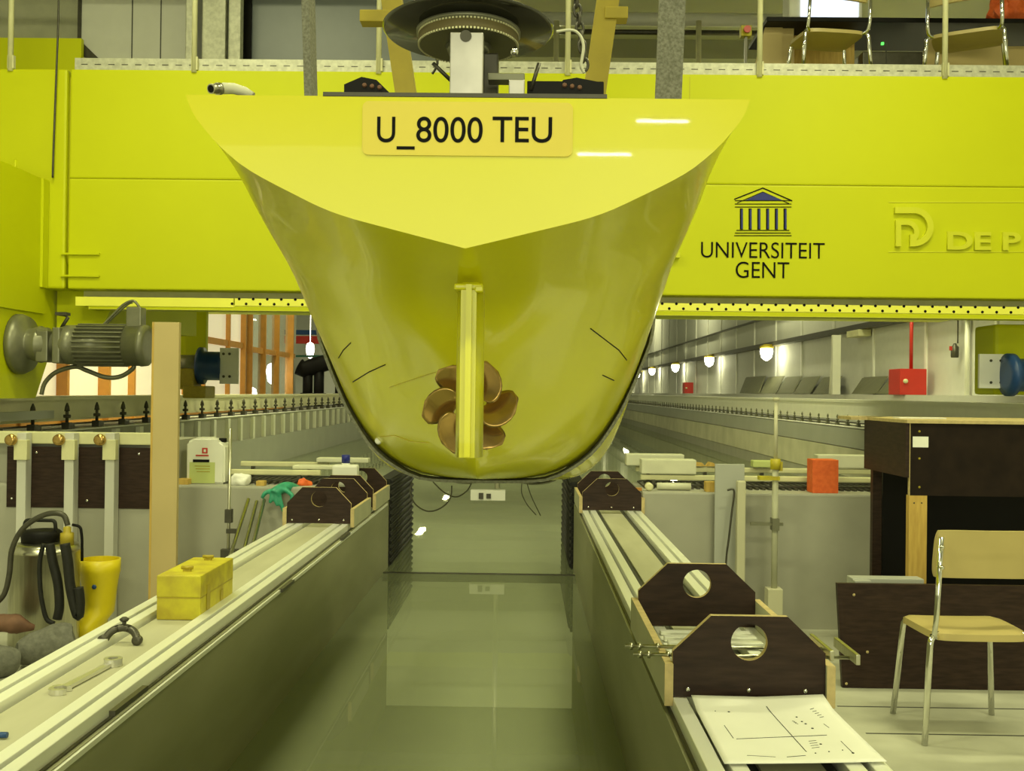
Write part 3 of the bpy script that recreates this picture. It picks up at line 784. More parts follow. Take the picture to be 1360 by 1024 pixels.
# propeller
YP = 1.205
pc = at(624, 541, YP)
prop = MB().lathe([(.001, -.020), (.007, -.017), (.011, -.008), (.0125, .004), (.0125, .05), (.010, .11)], (pc.x, YP, pc.z), 'Y', 24)
hub = sp(prop, 'propeller', 'bronze')
def blade(ang):
    m = MB(); R = .0565; na, nb = 12, 10; V = {}
    for lay in (0, 1):
        for i in range(na + 1):
            t = i / na; r = .010 + (R - .010) * t
            wd = max(.0055 * (1 - t), .0235 * math.sqrt(max(0, 1 - ((t - .57) / .4305) ** 2)))
            if t < .2: wd = max(wd, .007)
            sk = -(.42 * t * t - .05)
            for j in range(nb + 1):
                u = j / nb * 2 - 1
                pitch = math.atan2(.020, r)            # blade twist
                s_ = u * wd
                th = sk + (s_ * math.cos(pitch * .75)) / max(r, .016)
                y_ = -s_ * math.sin(pitch * .9) * .9 + (.0009 * (1 - u * u) * (1 if lay else -1))
                V[lay, i, j] = m.bm.verts.new((pc.x + r * math.sin(th + ang), YP + .006 + y_, pc.z + r * math.cos(th + ang)))
    for i in range(na):
        for j in range(nb):
            for lay in (0, 1): f = m.bm.faces.new([V[lay, i, j], V[lay, i + 1, j], V[lay, i + 1, j + 1], V[lay, i, j + 1]]); f.smooth = True
    for i in range(na):
        for j in (0, nb): m.bm.faces.new([V[0, i, j], V[0, i + 1, j], V[1, i + 1, j], V[1, i, j]])
    for j in range(nb):
        for i in (0, na): m.bm.faces.new([V[0, i, j], V[0, i, j + 1], V[1, i, j + 1], V[1, i, j]])
    bmesh.ops.remove_doubles(m.bm, verts=m.bm.verts, dist=1e-5)
    return m
for k in range(6): blade(math.radians(100 - 60 * k)).build('blade', 'bronze', hub)

# gear standing on the deck of the model
gear = thing('turntable_drive', 'round black disc with a toothed belt pulley and aluminium bracket standing on the ship model', 'machine', (at(622, 127, 1.1).x, 1.16, 1.662))
def gp(mb, name, mats, parent=None, **k):
    o = mb.build(name, mats, parent, **k)
    if parent is None: o.parent = gear; o.matrix_parent_inverse = Matrix.Translation(-Vector(gear.location))
    return o
tilt = Matrix.Rotation(math.radians(-2.2), 3, 'X')
YD = 1.20
dc = at(622, 40, YD)
m = MB().lathe([(.02, -.003), (.0945, -.003), (.0975, 0), (.0945, .002), (.02, .002)], dc, 'Z', 72, tilt)
gp(m, 'disc', 'black_gloss' if 'black_gloss' in M else 'dark_disc' if 'dark_disc' in M else 'dark_steel')
p0 = at(622, 62, YD - .02)
m = MB()
m.lathe([(.053, 0), (.0555, .0005), (.0555, .0125), (.0585, .013), (.0585, .0165), (.02, .0165)], p0, 'Z', 72, tilt)
m.m(1)
for k in range(90):
    an = 2 * PI * k / 90
    mt = Matrix.Translation(p0) @ tilt.to_4x4() @ Matrix.Rotation(an, 4, 'Z')
    m.box(.0545, .0566, -.0011, .0011, -.0004, .0016, mtx=mt); m.box(.0545, .0566, -.0011, .0011, .0108, .0128, mtx=mt)
m.m(2).lathe([(.0558, .0016), (.0562, .002), (.0562, .0106), (.0558, .011)], p0, 'Z', 72, tilt)
m.m(0).lathe([(.012, -.010), (.022, -.009), (.026, 0)], p0, 'Z', 40, tilt)
gp(m, 'belt_pulley', ['motor_grey', 'pale_bar', 'belt'])
gp(MB().cyl((dc.x + .005, YD, dc.z), (p0.x, p0.y, 1.66), .010, 20), 'spindle', 'dark_steel')
A, B = at(597, 124, 1.08), at(642, 43, 1.08)
m = MB().box(A.x, B.x, 1.08, 1.092, 1.6655, B.z, .001); m.m(1).cyl(((A.x + B.x) / 2 - .001, 1.079, B.z - .004), ((A.x + B.x) / 2 - .001, 1.10, B.z - .004), .006, 16)
m.m(2).box((A.x + B.x) / 2 - .0005, (A.x + B.x) / 2 + .0015, 1.0792, 1.09, 1.667, 1.687)
gp(m, 'aluminium_bracket', ['bracket_aluminium', 'dark_steel', 'slot'])['label'] = 'bright brushed aluminium bracket with a bolt at the top'
A, B = at(549, 123, 1.12), at(603, 103, 1.12)
gp(MB().lathe([(.021, 0), (.021, .011), (.0225, .012), (.0225, .016), (.018, .016)], ((A.x + B.x) / 2 + .004, 1.13, 1.662), 'Z', 32), 'drum', 'dark_steel')
A, B = at(648, 106, 1.13), at(697, 97, 1.13)
gp(MB().box(A.x, B.x, 1.13, 1.15, A.z, B.z, .001), 'motor_block', 'motor_grey')
gp(MB().box(B.x - .017, B.x, 1.128, 1.15, 1.660, A.z, .001), 'mounting_block', 'bracket_aluminium')
for (x0, y0, x1, y1) in ((575, 84, 600, 108), (716, 84, 705, 120)):
    gp(MB().cyl(at(x0, y0, 1.16), at(x1, y1, 1.16), .0022, 8), 'strut', 'dark_steel')
A, B = at(641, 118, 1.17), at(662, 70, 1.17)
gp(MB().box(A.x, B.x, 1.17, 1.20, 1.657, B.z, .002), 'support_block', 'dark_steel')
m = MB()
for px in (620, 683):
    q = at(px, 68, 1.14); m.lathe([(.003, -.006), (.005, 0), (.003, .004)], q, 'Z', 10)
gp(m, 'bolt', 'chrome')
# black hinge blocks
for px0, px1, lb in ((457, 560, 'rusty black hinge block on the model deck, left of the pulley drive'), (727, 802, 'rusty black hinge block on the model deck, right of the pulley drive')):
    L = px0 < 600
    pts = [(457, 124), (457, 112), (480, 102), (500, 106), (545, 124)] if L else [(718, 124), (748, 106), (766, 103), (802, 110), (802, 124)]
    Yh = 1.06
    zb = 1.6705
    P = [at(x, y, Yh) for x, y in pts]; P = [Vector((p.x, p.y, max(p.z, zb) if i not in (0, len(P) - 1) else zb)) for i, p in enumerate(P)]
    m = MB().prism(P, (0, .05, 0)); m.m(1)
    for k in range(3):
        q = at((484 if L else 750) + k * 10, 113 + k * 1.5, Yh - .001); m.lathe([(.0015, -.002), (.0025, 0), (.0025, .006)], q, 'Y', 8)
    one('hinge_block', m, ['black', 'brown_cloth'], lb, 'hinge', 'hinge blocks on the model deck')
A, B = at(700, 124, 1.16), at(802, 108, 1.16)
one('dark_channel_bar', MB().box(A.x, B.x, 1.16, 1.17, 1.6575, B.z, .001), 'black', 'low dark bar behind the right hinge block on the model deck', 'bar')
# grey hose on the left of the deck
m = MB()
P = [at(x, y, 1.06) for x, y in ((336, 128), (325, 122), (310, 117.5), (296, 117.5))]
m.tube(P, [.004, .005, .0055, .0058], 14); m.m(1)
q = at(296, 118, 1.06); q2 = at(280, 118, 1.045)
m.cyl(q, q2, .0050, 16); m.cyl(at(292, 118, 1.058), at(288, 118, 1.054), .0062, 16); m.m(2); m.cyl(q2, q2 + (q2 - q) * .02, .0038, 12)
one('hose', m, ['foam', 'steel', 'ink'], 'short pale hose with a metal coupling on the left corner of the model deck', 'hose')
# ochre lifting frame posts
for (x0, y0, x1, y1, wpx, stub, lb) in ((515, -30, 545, 124, 27, (478, 22), 'ochre steel post leaning right, left of the round black disc'), (812, -30, 783, 124, 30, (834, 18), 'ochre steel post leaning left, right of the round black disc')):
    Yf = 1.95; a = at(x0, y0, Yf); c = at(x1, 170, Yf); wd = wpx * Yf / F
    topz = 2.5; k_ = (topz - c.z) / (a.z - c.z); t = c + (a - c) * k_
    c = c + (a - c) * ((1.597 - c.z) / (a.z - c.z))
    m = MB().prism([(c.x - wd / 2, Yf, c.z), (c.x + wd / 2, Yf, c.z), (t.x + wd / 2, Yf, t.z), (t.x - wd / 2, Yf, t.z)], (0, .05, 0))
    q = at(stub[0], stub[1], Yf); e = at(x0 + (x1 - x0) * .3, stub[1], Yf)
    m.box(min(q.x, e.x), max(q.x, e.x), Yf - .005, Yf + .03, q.z - .010, q.z + .012, .002)
    m.m(1)
    one('lifting_post', m, ['ochre', 'dark_steel'], lb, 'post', 'lifting posts on the ship model')
# chain
m = MB()
c0 = at(760, -40, 1.8); c1 = at(777, 92, 1.8)
n = 11
for k in range(n):
    c = c0.lerp(c1, (k + .5) / n); ln = (c1 - c0).length / n * .72
    mt = Matrix.Translation(c) @ Matrix.Rotation(PI / 2 * (k % 2) + .3, 4, 'Z')
    P = [mt @ Vector((.0065 * math.sin(t), 0, ln * math.cos(t))) for t in [2 * PI * i / 12 for i in range(13)]]
    m.tube(P, .0026, 6, cap=False)
m.cyl((c0.x, 1.8, c0.z), (c0.x, 1.8, 2.7), .003, 8)
one('lifting_chain', m, 'dark_steel', 'dark steel chain hanging beside the right ochre post', 'chain')
cable([(739, 42), (760, 40), (771, 48), (775, 62), (773, 78), (772, 88), (776, 97)], 1.27, .0018, 'cable', 'foam', lab='thin grey cable loop hooked beside the chain right of the black disc', cat='cable')
cable([(577, 72), (581, 82), (578, 92), (574, 98)], 1.3, .0016, 'cable', 'dark_steel', lab='thin dark cable hanging beside the left ochre post', cat='cable')
# lifting sling around the hull
YS = 1.70
sec = section(YS); c = cx(YS); z0 = EYE.z
m = MB(); path = [Vector((c - h, YS, z0 + z)) for h, z in reversed(sec)] + [Vector((c + h, YS, z0 + z)) for h, z in sec[1:]]
lt = at(415, -10, YS); rt_ = at(886, -10, YS)
tz = 2.6
lup = path[0] + (Vector((lt.x, YS, lt.z)) - path[0]) * ((tz - path[0].z) / (lt.z - path[0].z)); rup = path[-1] + (Vector((rt_.x, YS, rt_.z)) - path[-1]) * ((tz - path[-1].z) / (rt_.z - path[-1].z))
def ribbon(m, P, nrm, wv, th):
    A = []
    for p, n_, w_ in zip(P, nrm, wv):
        A.append([m.bm.verts.new(p + w_ * sx * .5 + n_ * o) for sx, o in ((-1, 0), (1, 0), (1, th), (-1, th))])
    for i in range(len(A) - 1):
        for k in range(4): m.bm.faces.new((A[i][k], A[i][(k + 1) % 4], A[i + 1][(k + 1) % 4], A[i + 1][k]))
    m.bm.faces.new(A[0][::-1]); m.bm.faces.new(A[-1])
nr = []
for i in range(len(path)):
    t = (path[min(i + 1, len(path) - 1)] - path[max(i - 1, 0)]).normalized(); nr.append(Vector((t.z, 0, -t.x)))
ribbon(m, path, nr, [Vector((0, .045, 0))] * len(path), .0045)
ribbon(m, [path[0] + Vector((0, 0, -.01)), path[0] + Vector((-.003, 0, .02)), lup], [Vector((-1, 0, 0))] * 3, [Vector((0, .045, 0))] * 2 + [Vector((.004, .045, 0))], .012)
m.box
ribbon(m, [path[-1] + Vector((.004, 0, -.02)), path[-1] + Vector((.016, 0, .04)), rup], [Vector((0, -1, 0))] * 3, [Vector((.006, .045, 0)), Vector((.042, 0, 0)), Vector((.044, 0, 0))], .006)
one('lifting_sling', m, 'sling_web', 'grey webbing sling looped under the yellow hull and up both sides', 'sling')
# second sling near the bow
YS2 = 3.9; sec = section(YS2); c = cx(YS2)
m = MB(); path = [Vector((c - h, YS2, z0 + z)) for h, z in reversed(sec)] + [Vector((c + h, YS2, z0 + z)) for h, z in sec[1:]]
nr = []
for i in range(len(path)):
    t = (path[min(i + 1, len(path) - 1)] - path[max(i - 1, 0)]).normalized(); nr.append(Vector((t.z, 0, -t.x)))
ribbon(m, path, nr, [Vector((0, .05, 0))] * len(path), .005)
one('lifting_sling', m, 'sling_web', 'grey webbing sling around the far end of the hull', 'sling')
# thin wires hanging under the hull
cable([(547, 641), (545, 655), (552, 670), (568, 679), (585, 675), (598, 662), (600, 645)], 2.3, .0016, 'wire', 'dark_steel', lab='thin black wire loop hanging under the left side of the hull', cat='wire')
cable([(575, 640), (590, 654), (606, 660), (620, 652), (626, 642)], 2.6, .0016, 'wire', 'dark_steel', lab='thin black wire loop hanging under the middle of the hull', cat='wire')
cable([(693, 642), (693, 655), (700, 670), (712, 684)], 2.4, .0012, 'wire', 'dark_steel', lab='thin wire end hanging under the right side of the hull, left of its pair', cat='wire')
cable([(700, 642), (706, 660), (718, 685)], 2.4, .0012, 'wire', 'dark_steel', lab='thin wire end hanging under the right side of the hull, right of its pair', cat='wire')
q = at(660, 650, 8.2)
m = MB().box(at(633, 0, 8.2).x, at(679, 0, 8.2).x, 8.2, 8.3, at(0, 656, 8.2).z, at(0, 643, 8.2).z)
m.m(1).box(at(644, 0, 8.2).x, at(650, 0, 8.2).x, 8.19, 8.2, at(0, 654, 8.2).z, at(0, 646, 8.2).z).box(at(654, 0, 8.2).x, at(660, 0, 8.2).x, 8.19, 8.2, at(0, 653, 8.2).z, at(0, 647, 8.2).z)
cp(m, 'reflection_plate', ['white_plastic', 'dark_steel']); cp(MB().cyl((q.x, 8.28, q.z), (q.x, 8.28, ZB0), .02, 8), 'reflection_plate_rod', 'steel')  # white plate imitates a reflection of the far carriage; rod added to hold it

# ---------------------------------------------------------------- rails of the tank with their clamps
def tank_rail(sd, ztop, step, y0, lab):
    X = 4.15 * sd
    t = thing('carriage_rail', lab, 'rail', (X, 7, 1.0), 0, 'carriage rails')
    def tp(mb, name, mats, parent=t, **k):
        o = mb.build(name, mats, parent, **k); o.matrix_parent_inverse = Matrix.Translation(-Vector(t.location)); return o
    m = MB()
    def bx(a, b, z0, z1): m.box(min(X + a * sd, X + b * sd), max(X + a * sd, X + b * sd), 7.0, 91.9, z0, z1)
    bx(-.02, .32, ztop - .035, ztop); bx(.02, .30, 1.10, ztop - .035); bx(-.0, .32, 1.085, 1.10)
    tp(m, 'rail_beam', 'white_plastic' if sd > 0 else 'pale_rail')
    m = MB(); m.box(min(X - .01 * sd, X + .02 * sd), max(X - .01 * sd, X + .02 * sd), 7.0, 91.9, 1.045, 1.060)
    tp(m, 'guide_rod', 'dark_steel')
    m = MB(); bx(-.14, .0, 1.001, 1.012); tp(m, 'ledge_strip', 'white')
    c = MB().box(-.035, .035, -.035, .035, 0, .06, .004).cyl((0, 0, .05), (0, 0, .20), .015, 8).lathe([(.032, .10), (.036, .115), (.032, .13)], (0, 0, 0), 'Z', 8).lathe([(.026, .16), (.02, .20), (.006, .235)], (0, 0, 0), 'Z', 8)
    c.box(-.02, .02, .03, .12, .0, .05, .003)
    if sd > 0:
        for v in c.bm.verts: v.co = Vector((v.co.x * .6, v.co.y * .6, v.co.z * .62))
    first = c.build('rail_clamp', 'dark_steel' if sd < 0 else 'motor_grey', t); first.matrix_parent_inverse = Matrix.Translation(-Vector(t.location))
    first.location = (X - .06 * sd, y0, 1.012)
    y = y0 + step
    for k in range(84):
        o = first.copy(); COL.objects.link(o); o.location = (X - .06 * sd, y, 1.012); y += step
    if sd < 0:
        c = MB().box(X + .11, X + .155, -.05, .05, .66, .985)
        first = c.build('stiffener_plate', 'white_plastic', t); first.matrix_parent_inverse = Matrix.Translation(-Vector(t.location))
        first.location = (0, 9.0, 0)
        for k in range(1, 70):
            o = first.copy(); COL.objects.link(o); o.location = (0, 9.0 + k * .65 * (1 if k % 3 else .995), 0)
    return t
mat('pale_rail', (.74, .71, .48), .5, nz=.05)
tank_rail(-1, 1.305, .655, 8.05, 'pale carriage rail with black clamps along the left side of the tank')
tank_rail(1, 1.345, .44, 8.15, 'white carriage rail with small black clamps along the right side of the tank')
a, c = atx(-30, 556, -3.97), atx(72, 549, -3.97)
one('grey_bar', MB().box(-4.03, -3.97, a.y, c.y, 1.12, 1.19, .004), 'blue_grey_light' if 'blue_grey_light' in M else 'tank_side', 'flat grey bar lying on the left carriage rail at the photo edge', 'bar')
# wall behind the left rail: wooden framed windows
XW = -6.0
def yw(px): return F * (-XW) / (698 - px)
def window(n, x0, x1, posts, pane, zbar):
    y0, y1 = yw(x0), yw(x1)
    m = MB().box(XW - .06, XW + .06, y0, y1, .9, 1.15).box(XW - .06, XW + .06, y0, y1, 3.6, 3.75).box(XW - .05, XW + .05, y0, y1, zbar - .06, zbar + .06)
    for px, wd in posts:
        yy = yw(px); wd = wd * yy / F * 1.0
        m.box(XW - .07, XW + max(.07, wd), yy, yy + max(.06, wd * .5), .9, 3.7)
    o = m.build('window_%d' % n, 'orange_wood'); o['kind'] = 'structure'
    if isinstance(pane, str): pane = [(x0, x1, pane)]
    for a_, b_, pm in pane:
        p = MB().box(XW - .03, XW - .01, yw(a_), yw(b_), .9, 3.6).build('pane', pm, o)
window(1, -60, 322, [(14, 10), (72, 14), (128, 14), (168, 8), (240, 10), (262, 8), (298, 5), (318, 6)], [(-60, 240, 'office_glow'), (240, 258, 'office_warm'), (258, 322, 'office_glow')] if False else 'office_glow', 2.30)
window(2, 326, 388, [(327, 6), (345, 6), (363, 6), (381, 7)], 'pane_glass', 2.25)
struct('wall_office', MB().box(XW - .08, XW, -6, yw(-60), -.3, 4.4).box(XW - .08, XW, yw(-60), yw(388), -.3, .9).box(XW - .08, XW, yw(-60), yw(388), 3.75, 6.1).box(XW - .08, XW, yw(388), yw(388) + .3, 0, 3.75), 'hall_wall')
for px, py, lab in ((361, 493, 'small bright lamp seen low behind the wooden framed window'), (334, 525, 'small bright lamp seen at the sill of the wooden framed window'), (412, 463, 'bright lamp hanging beyond the black pipework')):
    q = at(px, py, 26 if px < 400 else 34)
    one('lamp', MB().lathe([(.02, -.32), (.10, -.25), (.14, 0), (.11, .15), (.03, .2)], q, 'Z', 16).cyl(q, (q.x, q.y, 6.09), .008, 6), 'lamp', lab, 'lamp')
# black pipework and coloured beams further back on the left
m = MB(); Yp = 27
P = [at(x, y, Yp) for x, y in ((397, 487), (405, 491), (418, 486), (440, 480), (470, 488))]
m.tube(P, .22, 14)
for px in (409, 424, 452):
    q = at(px, 486, Yp); m.cyl((q.x, Yp, .965), (q.x, Yp, q.z), .13, 12); m.lathe([(.19, 0), (.19, .05), (.13, .06)], (q.x, Yp, 1.25), 'Z', 12)
one('black_pipework', m, 'black', 'thick black pipes on three legs beyond the left carriage rail', 'pipes')
struct('trim_ledge_far', MB().box(-6.2, -4.7, 26, 60, .6, .95), 'concrete')
for y0, y1, mt, lab, x1 in ((447, 456, 'red', 'red horizontal beam far back on the left', 436), (439, 444, 'blue', 'dark blue horizontal beam above the red one far back on the left', 430)):
    a, c = at(384, y1, 40), at(x1 + 40, y0, 40)
    one('overhead_beam', MB().box(a.x - .3, c.x, 40, 40.3, a.z, c.z), mt, lab, 'beam', 'coloured beams far back')
a = at(385, 473, 33); c = at(440, 473, 33)
one('handrail', MB().cyl((a.x, 33, a.z), (c.x, 33, c.z), .035, 8).cyl((a.x + .8, 33, .9), (a.x + .8, 33, a.z), .04, 8), mat('rail_green', (.05, .20, .12), .5) and 'rail_green', 'thin green handrail above the black pipework', 'handrail')

# ---------------------------------------------------------------- right wall fittings
XR2 = 6.12
for i, (px, py) in enumerate(((1018, 467), (942, 478), (897, 487), (866, 492), (846, 497), (833, 500))):
    q = atx(px, py, XR2 - .25)
    t = thing('wall_lamp', ('brightest wall lamp, nearest the red cabinet', 'second wall lamp from the near end of the right wall', 'third wall lamp from the near end of the right wall', 'fourth wall lamp from the near end, beside the distant red cabinet', 'distant wall lamp just beside the hull edge', 'farthest wall lamp behind the hull edge')[i], 'lamp', (q.x, q.y, q.z), 0, 'lamps along the right wall')
    MB().lathe([(.03, -.22), (.12, -.15), (.16, 0), (.14, .08)], (0, 0, 0), 'Z', 18).build('bulb', 'lamp', t)
    MB().lathe([(.17, .08), (.17, .12), (.05, .18)], (0, 0, 0), 'Z', 18).box(0, .33, -.03, .03, .14, .18).build('cap', 'ochre', t)
    l = bpy.data.lights.new('wall_lamp_light', 'POINT'); l.energy = 26; l.color = LC; l.shadow_soft_size = .15
    lo = bpy.data.objects.new('wall_lamp_light', l); COL.objects.link(lo); lo.parent = t; lo.location = (-.05, -.25, -.12)
mats_px = [(975, 1006), (1003, 1028), (1025, 1050), (1047, 1073), (1072, 1101), (1121, 1160), (1156, 1184)]
for i, (x0, x1) in enumerate(mats_px):
    y0, y1 = F * 5.8 / (x0 - 698), F * 5.8 / (x1 - 698)
    z0, z1 = 1.43, 1.39 + 22 * ((y0 + y1) / 2) / F + .04
    sh = (y0 - y1) * .22
    m = MB().prism([(5.80, y0 - sh, z0), (5.80, y1, z0), (6.10, y1 + sh, z1), (6.10, y0, z1)], (.04, 0, .02))
    one('olive_panel', m, 'mat_green', ['olive panel leaning on the right wall, farthest of the row', 'olive panel leaning on the right wall, second farthest', 'olive panel leaning on the right wall under the brightest lamp', 'olive panel leaning on the right wall right of the brightest lamp', 'olive panel leaning on the right wall beside the gap with the white pole', 'olive panel leaning on the right wall, just past the white pole', 'olive panel leaning on the right wall, touching the red cabinet'][i], 'panel', 'olive panels leaning on the right wall')
def rcab(x0, x1, y0, y1, lab):
    Y = F * 5.9 / ((x0 + x1) / 2 - 698); a, c = at(x0, y1, Y), at(x1, y0, Y)
    m = MB().box(a.x, c.x, Y, Y + .5, 1.421, c.z, .01)
    t = thing('red_cabinet', lab, 'cabinet', (a.x, Y, 1.42), 0, 'red cabinets on the right wall')
    o = m.build('body', 'red', t); o.matrix_parent_inverse = Matrix.Translation(-Vector(t.location))
    o = MB().lathe([(.005, -.03), (.035, -.025), (.035, 0)], (a.x + (c.x - a.x) * .2, Y, a.z + (c.z - a.z) * .6), 'Y', 12).build('lock', 'pale_bar', t); o.matrix_parent_inverse = Matrix.Translation(-Vector(t.location))
    return Y, a, c
Yr_, a, c = rcab(1195, 1231, 490, 531, 'large red cabinet standing against the right wall under a red pipe')
rcab(909, 921, 508, 527, 'small distant red cabinet by the right wall lamps')
q = at(1210, 490, Yr_ + .2)
one('red_pipe', MB().cyl((q.x, Yr_ + .2, c.z), (q.x, Yr_ + .2, 2.9), .028, 10), 'red', 'vertical red pipe rising from the large red cabinet', 'pipe')
q = atx(1268, 475, 6.1); q2 = atx(1268, 456, 6.1)
m = MB().lathe([(.05, 0), (.055, .02), (.055, (q2.z - q.z) * .75), (.03, (q2.z - q.z) * .85), (.02, q2.z - q.z)], (6.10, q.y, q.z), 'Z', 14); m.m(1).box(6.0, 6.04, q.y - .06, q.y - .05, q.z + .1, q.z + .16)
one('fire_extinguisher', m, ['dark_steel', 'red'], 'dark extinguisher hanging on the right wall right of the red pipe', 'fire extinguisher')
for px, y0, y1, wd, lab in ((1272, 425, 456, .010, 'thin dark conduit above the extinguisher'), (1284, 425, 531, .035, 'white vertical conduit on the wall right of the extinguisher')):
    a, c = atx(px, y1, 6.14), atx(px, y0, 6.14)
    one('conduit', MB().cyl((6.14, a.y, a.z), (6.14, a.y, c.z + .1), wd, 8), 'white_plastic' if wd > .02 else 'dark_steel', lab, 'conduit')
q = at(1103, 527, 19.5); q2 = at(1112, 455, 19.5)
one('white_pole', MB().cyl((q.x, 19.5, 1.42), (q2.x, 19.7, q2.z), .035, 8), 'white_plastic', 'white pole leaning on the right wall between two olive panels', 'pole')
a, c = at(1110, 527, 18.7), at(1122, 445, 18.9)
one('wall_column', MB().box(a.x, a.x + .14, 18.9, 19.0, 1.42, c.z), 'white_plastic', 'pale square column standing by the right wall beside the white pole', 'column')
q = atx(1143, 444, 6.1); one('exit_lamp', MB().box(5.95, 6.18, q.y - .35, q.y + .35, q.z - .05, q.z + .07, .01), 'pale_bar', 'pale box lamp fixed high on the right wall under the cable tray', 'lamp')

# ---------------------------------------------------------------- plywood supports on the channel walls
def support(xa, xb, Yf, Yr, lab, outer=1):
    t = thing('plywood_support', lab, 'support', ((xa + xb) / 2, (Yf + Yr) / 2, ZT), 0, 'plywood supports on the channel walls')
    inv = Matrix.Translation(-Vector(t.location))
    def pp(mb, n, mt): o = mb.build(n, mt, t); o.matrix_parent_inverse = inv; return o
    c = (xa + xb) / 2; z0 = ZT + .002
    for Y in (Yf, Yr - .018):
        P = [(xa, z0), (xb, z0), (xb, z0 + .105), (c + .088, z0 + .188), (c - .088, z0 + .188), (xa, z0 + .105)]
        bm = bmesh.new(); n = 32
        hc = (c, z0 + .128); hr = .042
        out = [Vector((x, z)) for x, z in P]
        # outer ring sampled to match the hole ring
        ring_o = []; ring_i = []
        for k in range(n * 2):
            an = 2 * PI * k / (n * 2); d = Vector((math.cos(an), math.sin(an))); o_ = Vector(hc); best = None
            for i in range(6):
                p, q = out[i], out[(i + 1) % 6]; e = q - p; den = d.x * e.y - d.y * e.x
                if abs(den) < 1e-9: continue
                tt = ((p.x - o_.x) * e.y - (p.y - o_.y) * e.x) / den; uu = ((p.x - o_.x) * d.y - (p.y - o_.y) * d.x) / den
                if tt > 0 and -1e-6 <= uu <= 1 + 1e-6 and (best is None or tt < best): best = tt
            ring_o.append(o_ + d * best); ring_i.append(o_ + d * hr)
        # snap nearest samples to the true corners
        for p in out:
            k = min(range(len(ring_o)), key=lambda i: (ring_o[i] - p).length); ring_o[k] = p.copy()
        m = MB(); N = len(ring_o); V = {}
        for s_, y_ in ((0, Y), (1, Y + .018)):
            for nm, R_ in (('o', ring_o), ('i', ring_i)):
                for k, v in enumerate(R_): V[s_, nm, k] = m.bm.verts.new((v.x, y_, v.y))
        for k in range(N):
            k2 = (k + 1) % N
            for s_ in (0, 1): m.bm.faces.new((V[s_, 'o', k], V[s_, 'o', k2], V[s_, 'i', k2], V[s_, 'i', k]))
            for nm in ('o', 'i'): f = m.bm.faces.new((V[0, nm, k], V[0, nm, k2], V[1, nm, k2], V[1, nm, k])); f.material_index = 1
        if Y == Yf:
            m.m(2)
            for dx in (-.14, 0, .13): m.lathe([(.001, -.004), (.005, -.003), (.005, 0)], (c + dx, Y, z0 + .018), 'Y', 10)
        pp(m, 'end_panel', ['film_ply', 'ply_edge', 'chrome'])
    for x in (xa - .019, xb + .001):
        m = MB().box(x, x + .018, Yf - .012, Yr + .012, ZT - .015, z0 + .078); m.m(1).box(x - .0008, x + .0188, Yf - .0125, Yf - .011, ZT - .0155, z0 + .0785).box(x, x + .018, Yf - .01, Yr + .01, z0 + .078, z0 + .0788)
        pp(m, 'side_board', ['ply_grey', 'ply_edge'])
    return t
support(.347, .698, 2.44, 3.20, 'dark plywood support with a round hole, nearest on the right wall behind the drawing')
support(.347, .698, 6.30, 6.92, 'dark plywood support with a round hole at the far end of the right wall')
support(-1.240, -.905, 5.50, 6.08, 'dark plywood support with a round hole on the left wall, nearest the teal gloves')
support(-1.240, -.905, 6.30, 6.92, 'dark plywood support at the far end of the left wall behind the white bottle')
# threaded rods through the near support
for (x0, y0, x1, y1, Y) in ((830, 858, 1101, 856, 2.55), (841, 869, 1128, 868, 2.50)):
    a, c = at(x0, y0, Y), at(x1, y1, Y); z = a.z
    m = MB().cyl((a.x, Y, z), (c.x, Y, z), .0045, 8)
    for f_ in (.03, .07, .16): m.lathe([(.009, -.004), (.009, .004)], (a.x + (c.x - a.x) * f_, Y, z), 'X', 6)
    one('threaded_rod', m, 'steel', 'threaded rod with nuts through the near plywood support, ' + ('the one farther from the drawing' if Y > 2.52 else 'the one closer to the drawing'), 'rod', 'threaded rods')
for i, (px, py, lb) in enumerate(((1079, 853, 'short angled metal bar clamped at the right side of the near plywood support'), (1119, 862, 'angled metal end bar at the tip of the threaded rods'))):
    one('clamp_bar', MB().box(-.005, .005, -.09, .09, -.012, .012, .002, Matrix.Translation(((.725, 2.57, .781), (.778, 2.545, .779))[i])), 'steel', lb, 'clamp bar', 'clamp bars at the near support')
m = MB()
for k, (z, y_) in enumerate(((ZT + .020, 2.9), (ZT + .016, 2.98), (ZT + .012, 3.06))): m.box(.40, .66, y_, y_ + .03, ZT + .002, z, .002)
one('metal_bar_stack', m, 'aluminium', 'flat metal bars seen through the round hole of the near plywood support', 'bars')

# drawing sheet
A_, B_, C_, D_ = atz(918, 931, ZT + .004), atz(1093, 930, ZT + .004), atz(1178, 1013, ZT + .004), atz(962, 1016, ZT + .004)
def sheet(u, v, h=0):
    p = (A_ * (1 - u) + B_ * u) * (1 - v) + (D_ * (1 - u) + C_ * u) * v
    z = ZT + .005 + .012 * max(0, (1 - v * 5)) * (.6 + .8 * abs(u - .5)) + .004 * (abs(2 * u - 1) ** 2) * max(0, v - .7) + h
    return Vector((p.x, p.y, z))
m = MB(); n = 20; V = {}
for s_ in (0, 1):
    for i in range(n + 1):
        for j in range(n + 1): V[s_, i, j] = m.bm.verts.new(sheet(i / n, j / n, .0006 * s_))
for i in range(n):
    for j in range(n):
        for s_ in (0, 1): f = m.bm.faces.new((V[s_, i, j], V[s_, i + 1, j], V[s_, i + 1, j + 1], V[s_, i, j + 1])); f.smooth = True
for i in range(n):
    for j in (0, n):
        m.bm.faces.new((V[0, i, j], V[0, i + 1, j], V[1, i + 1, j], V[1, i, j])); m.bm.faces.new((V[0, j, i], V[0, j, i + 1], V[1, j, i + 1], V[1, j, i]))
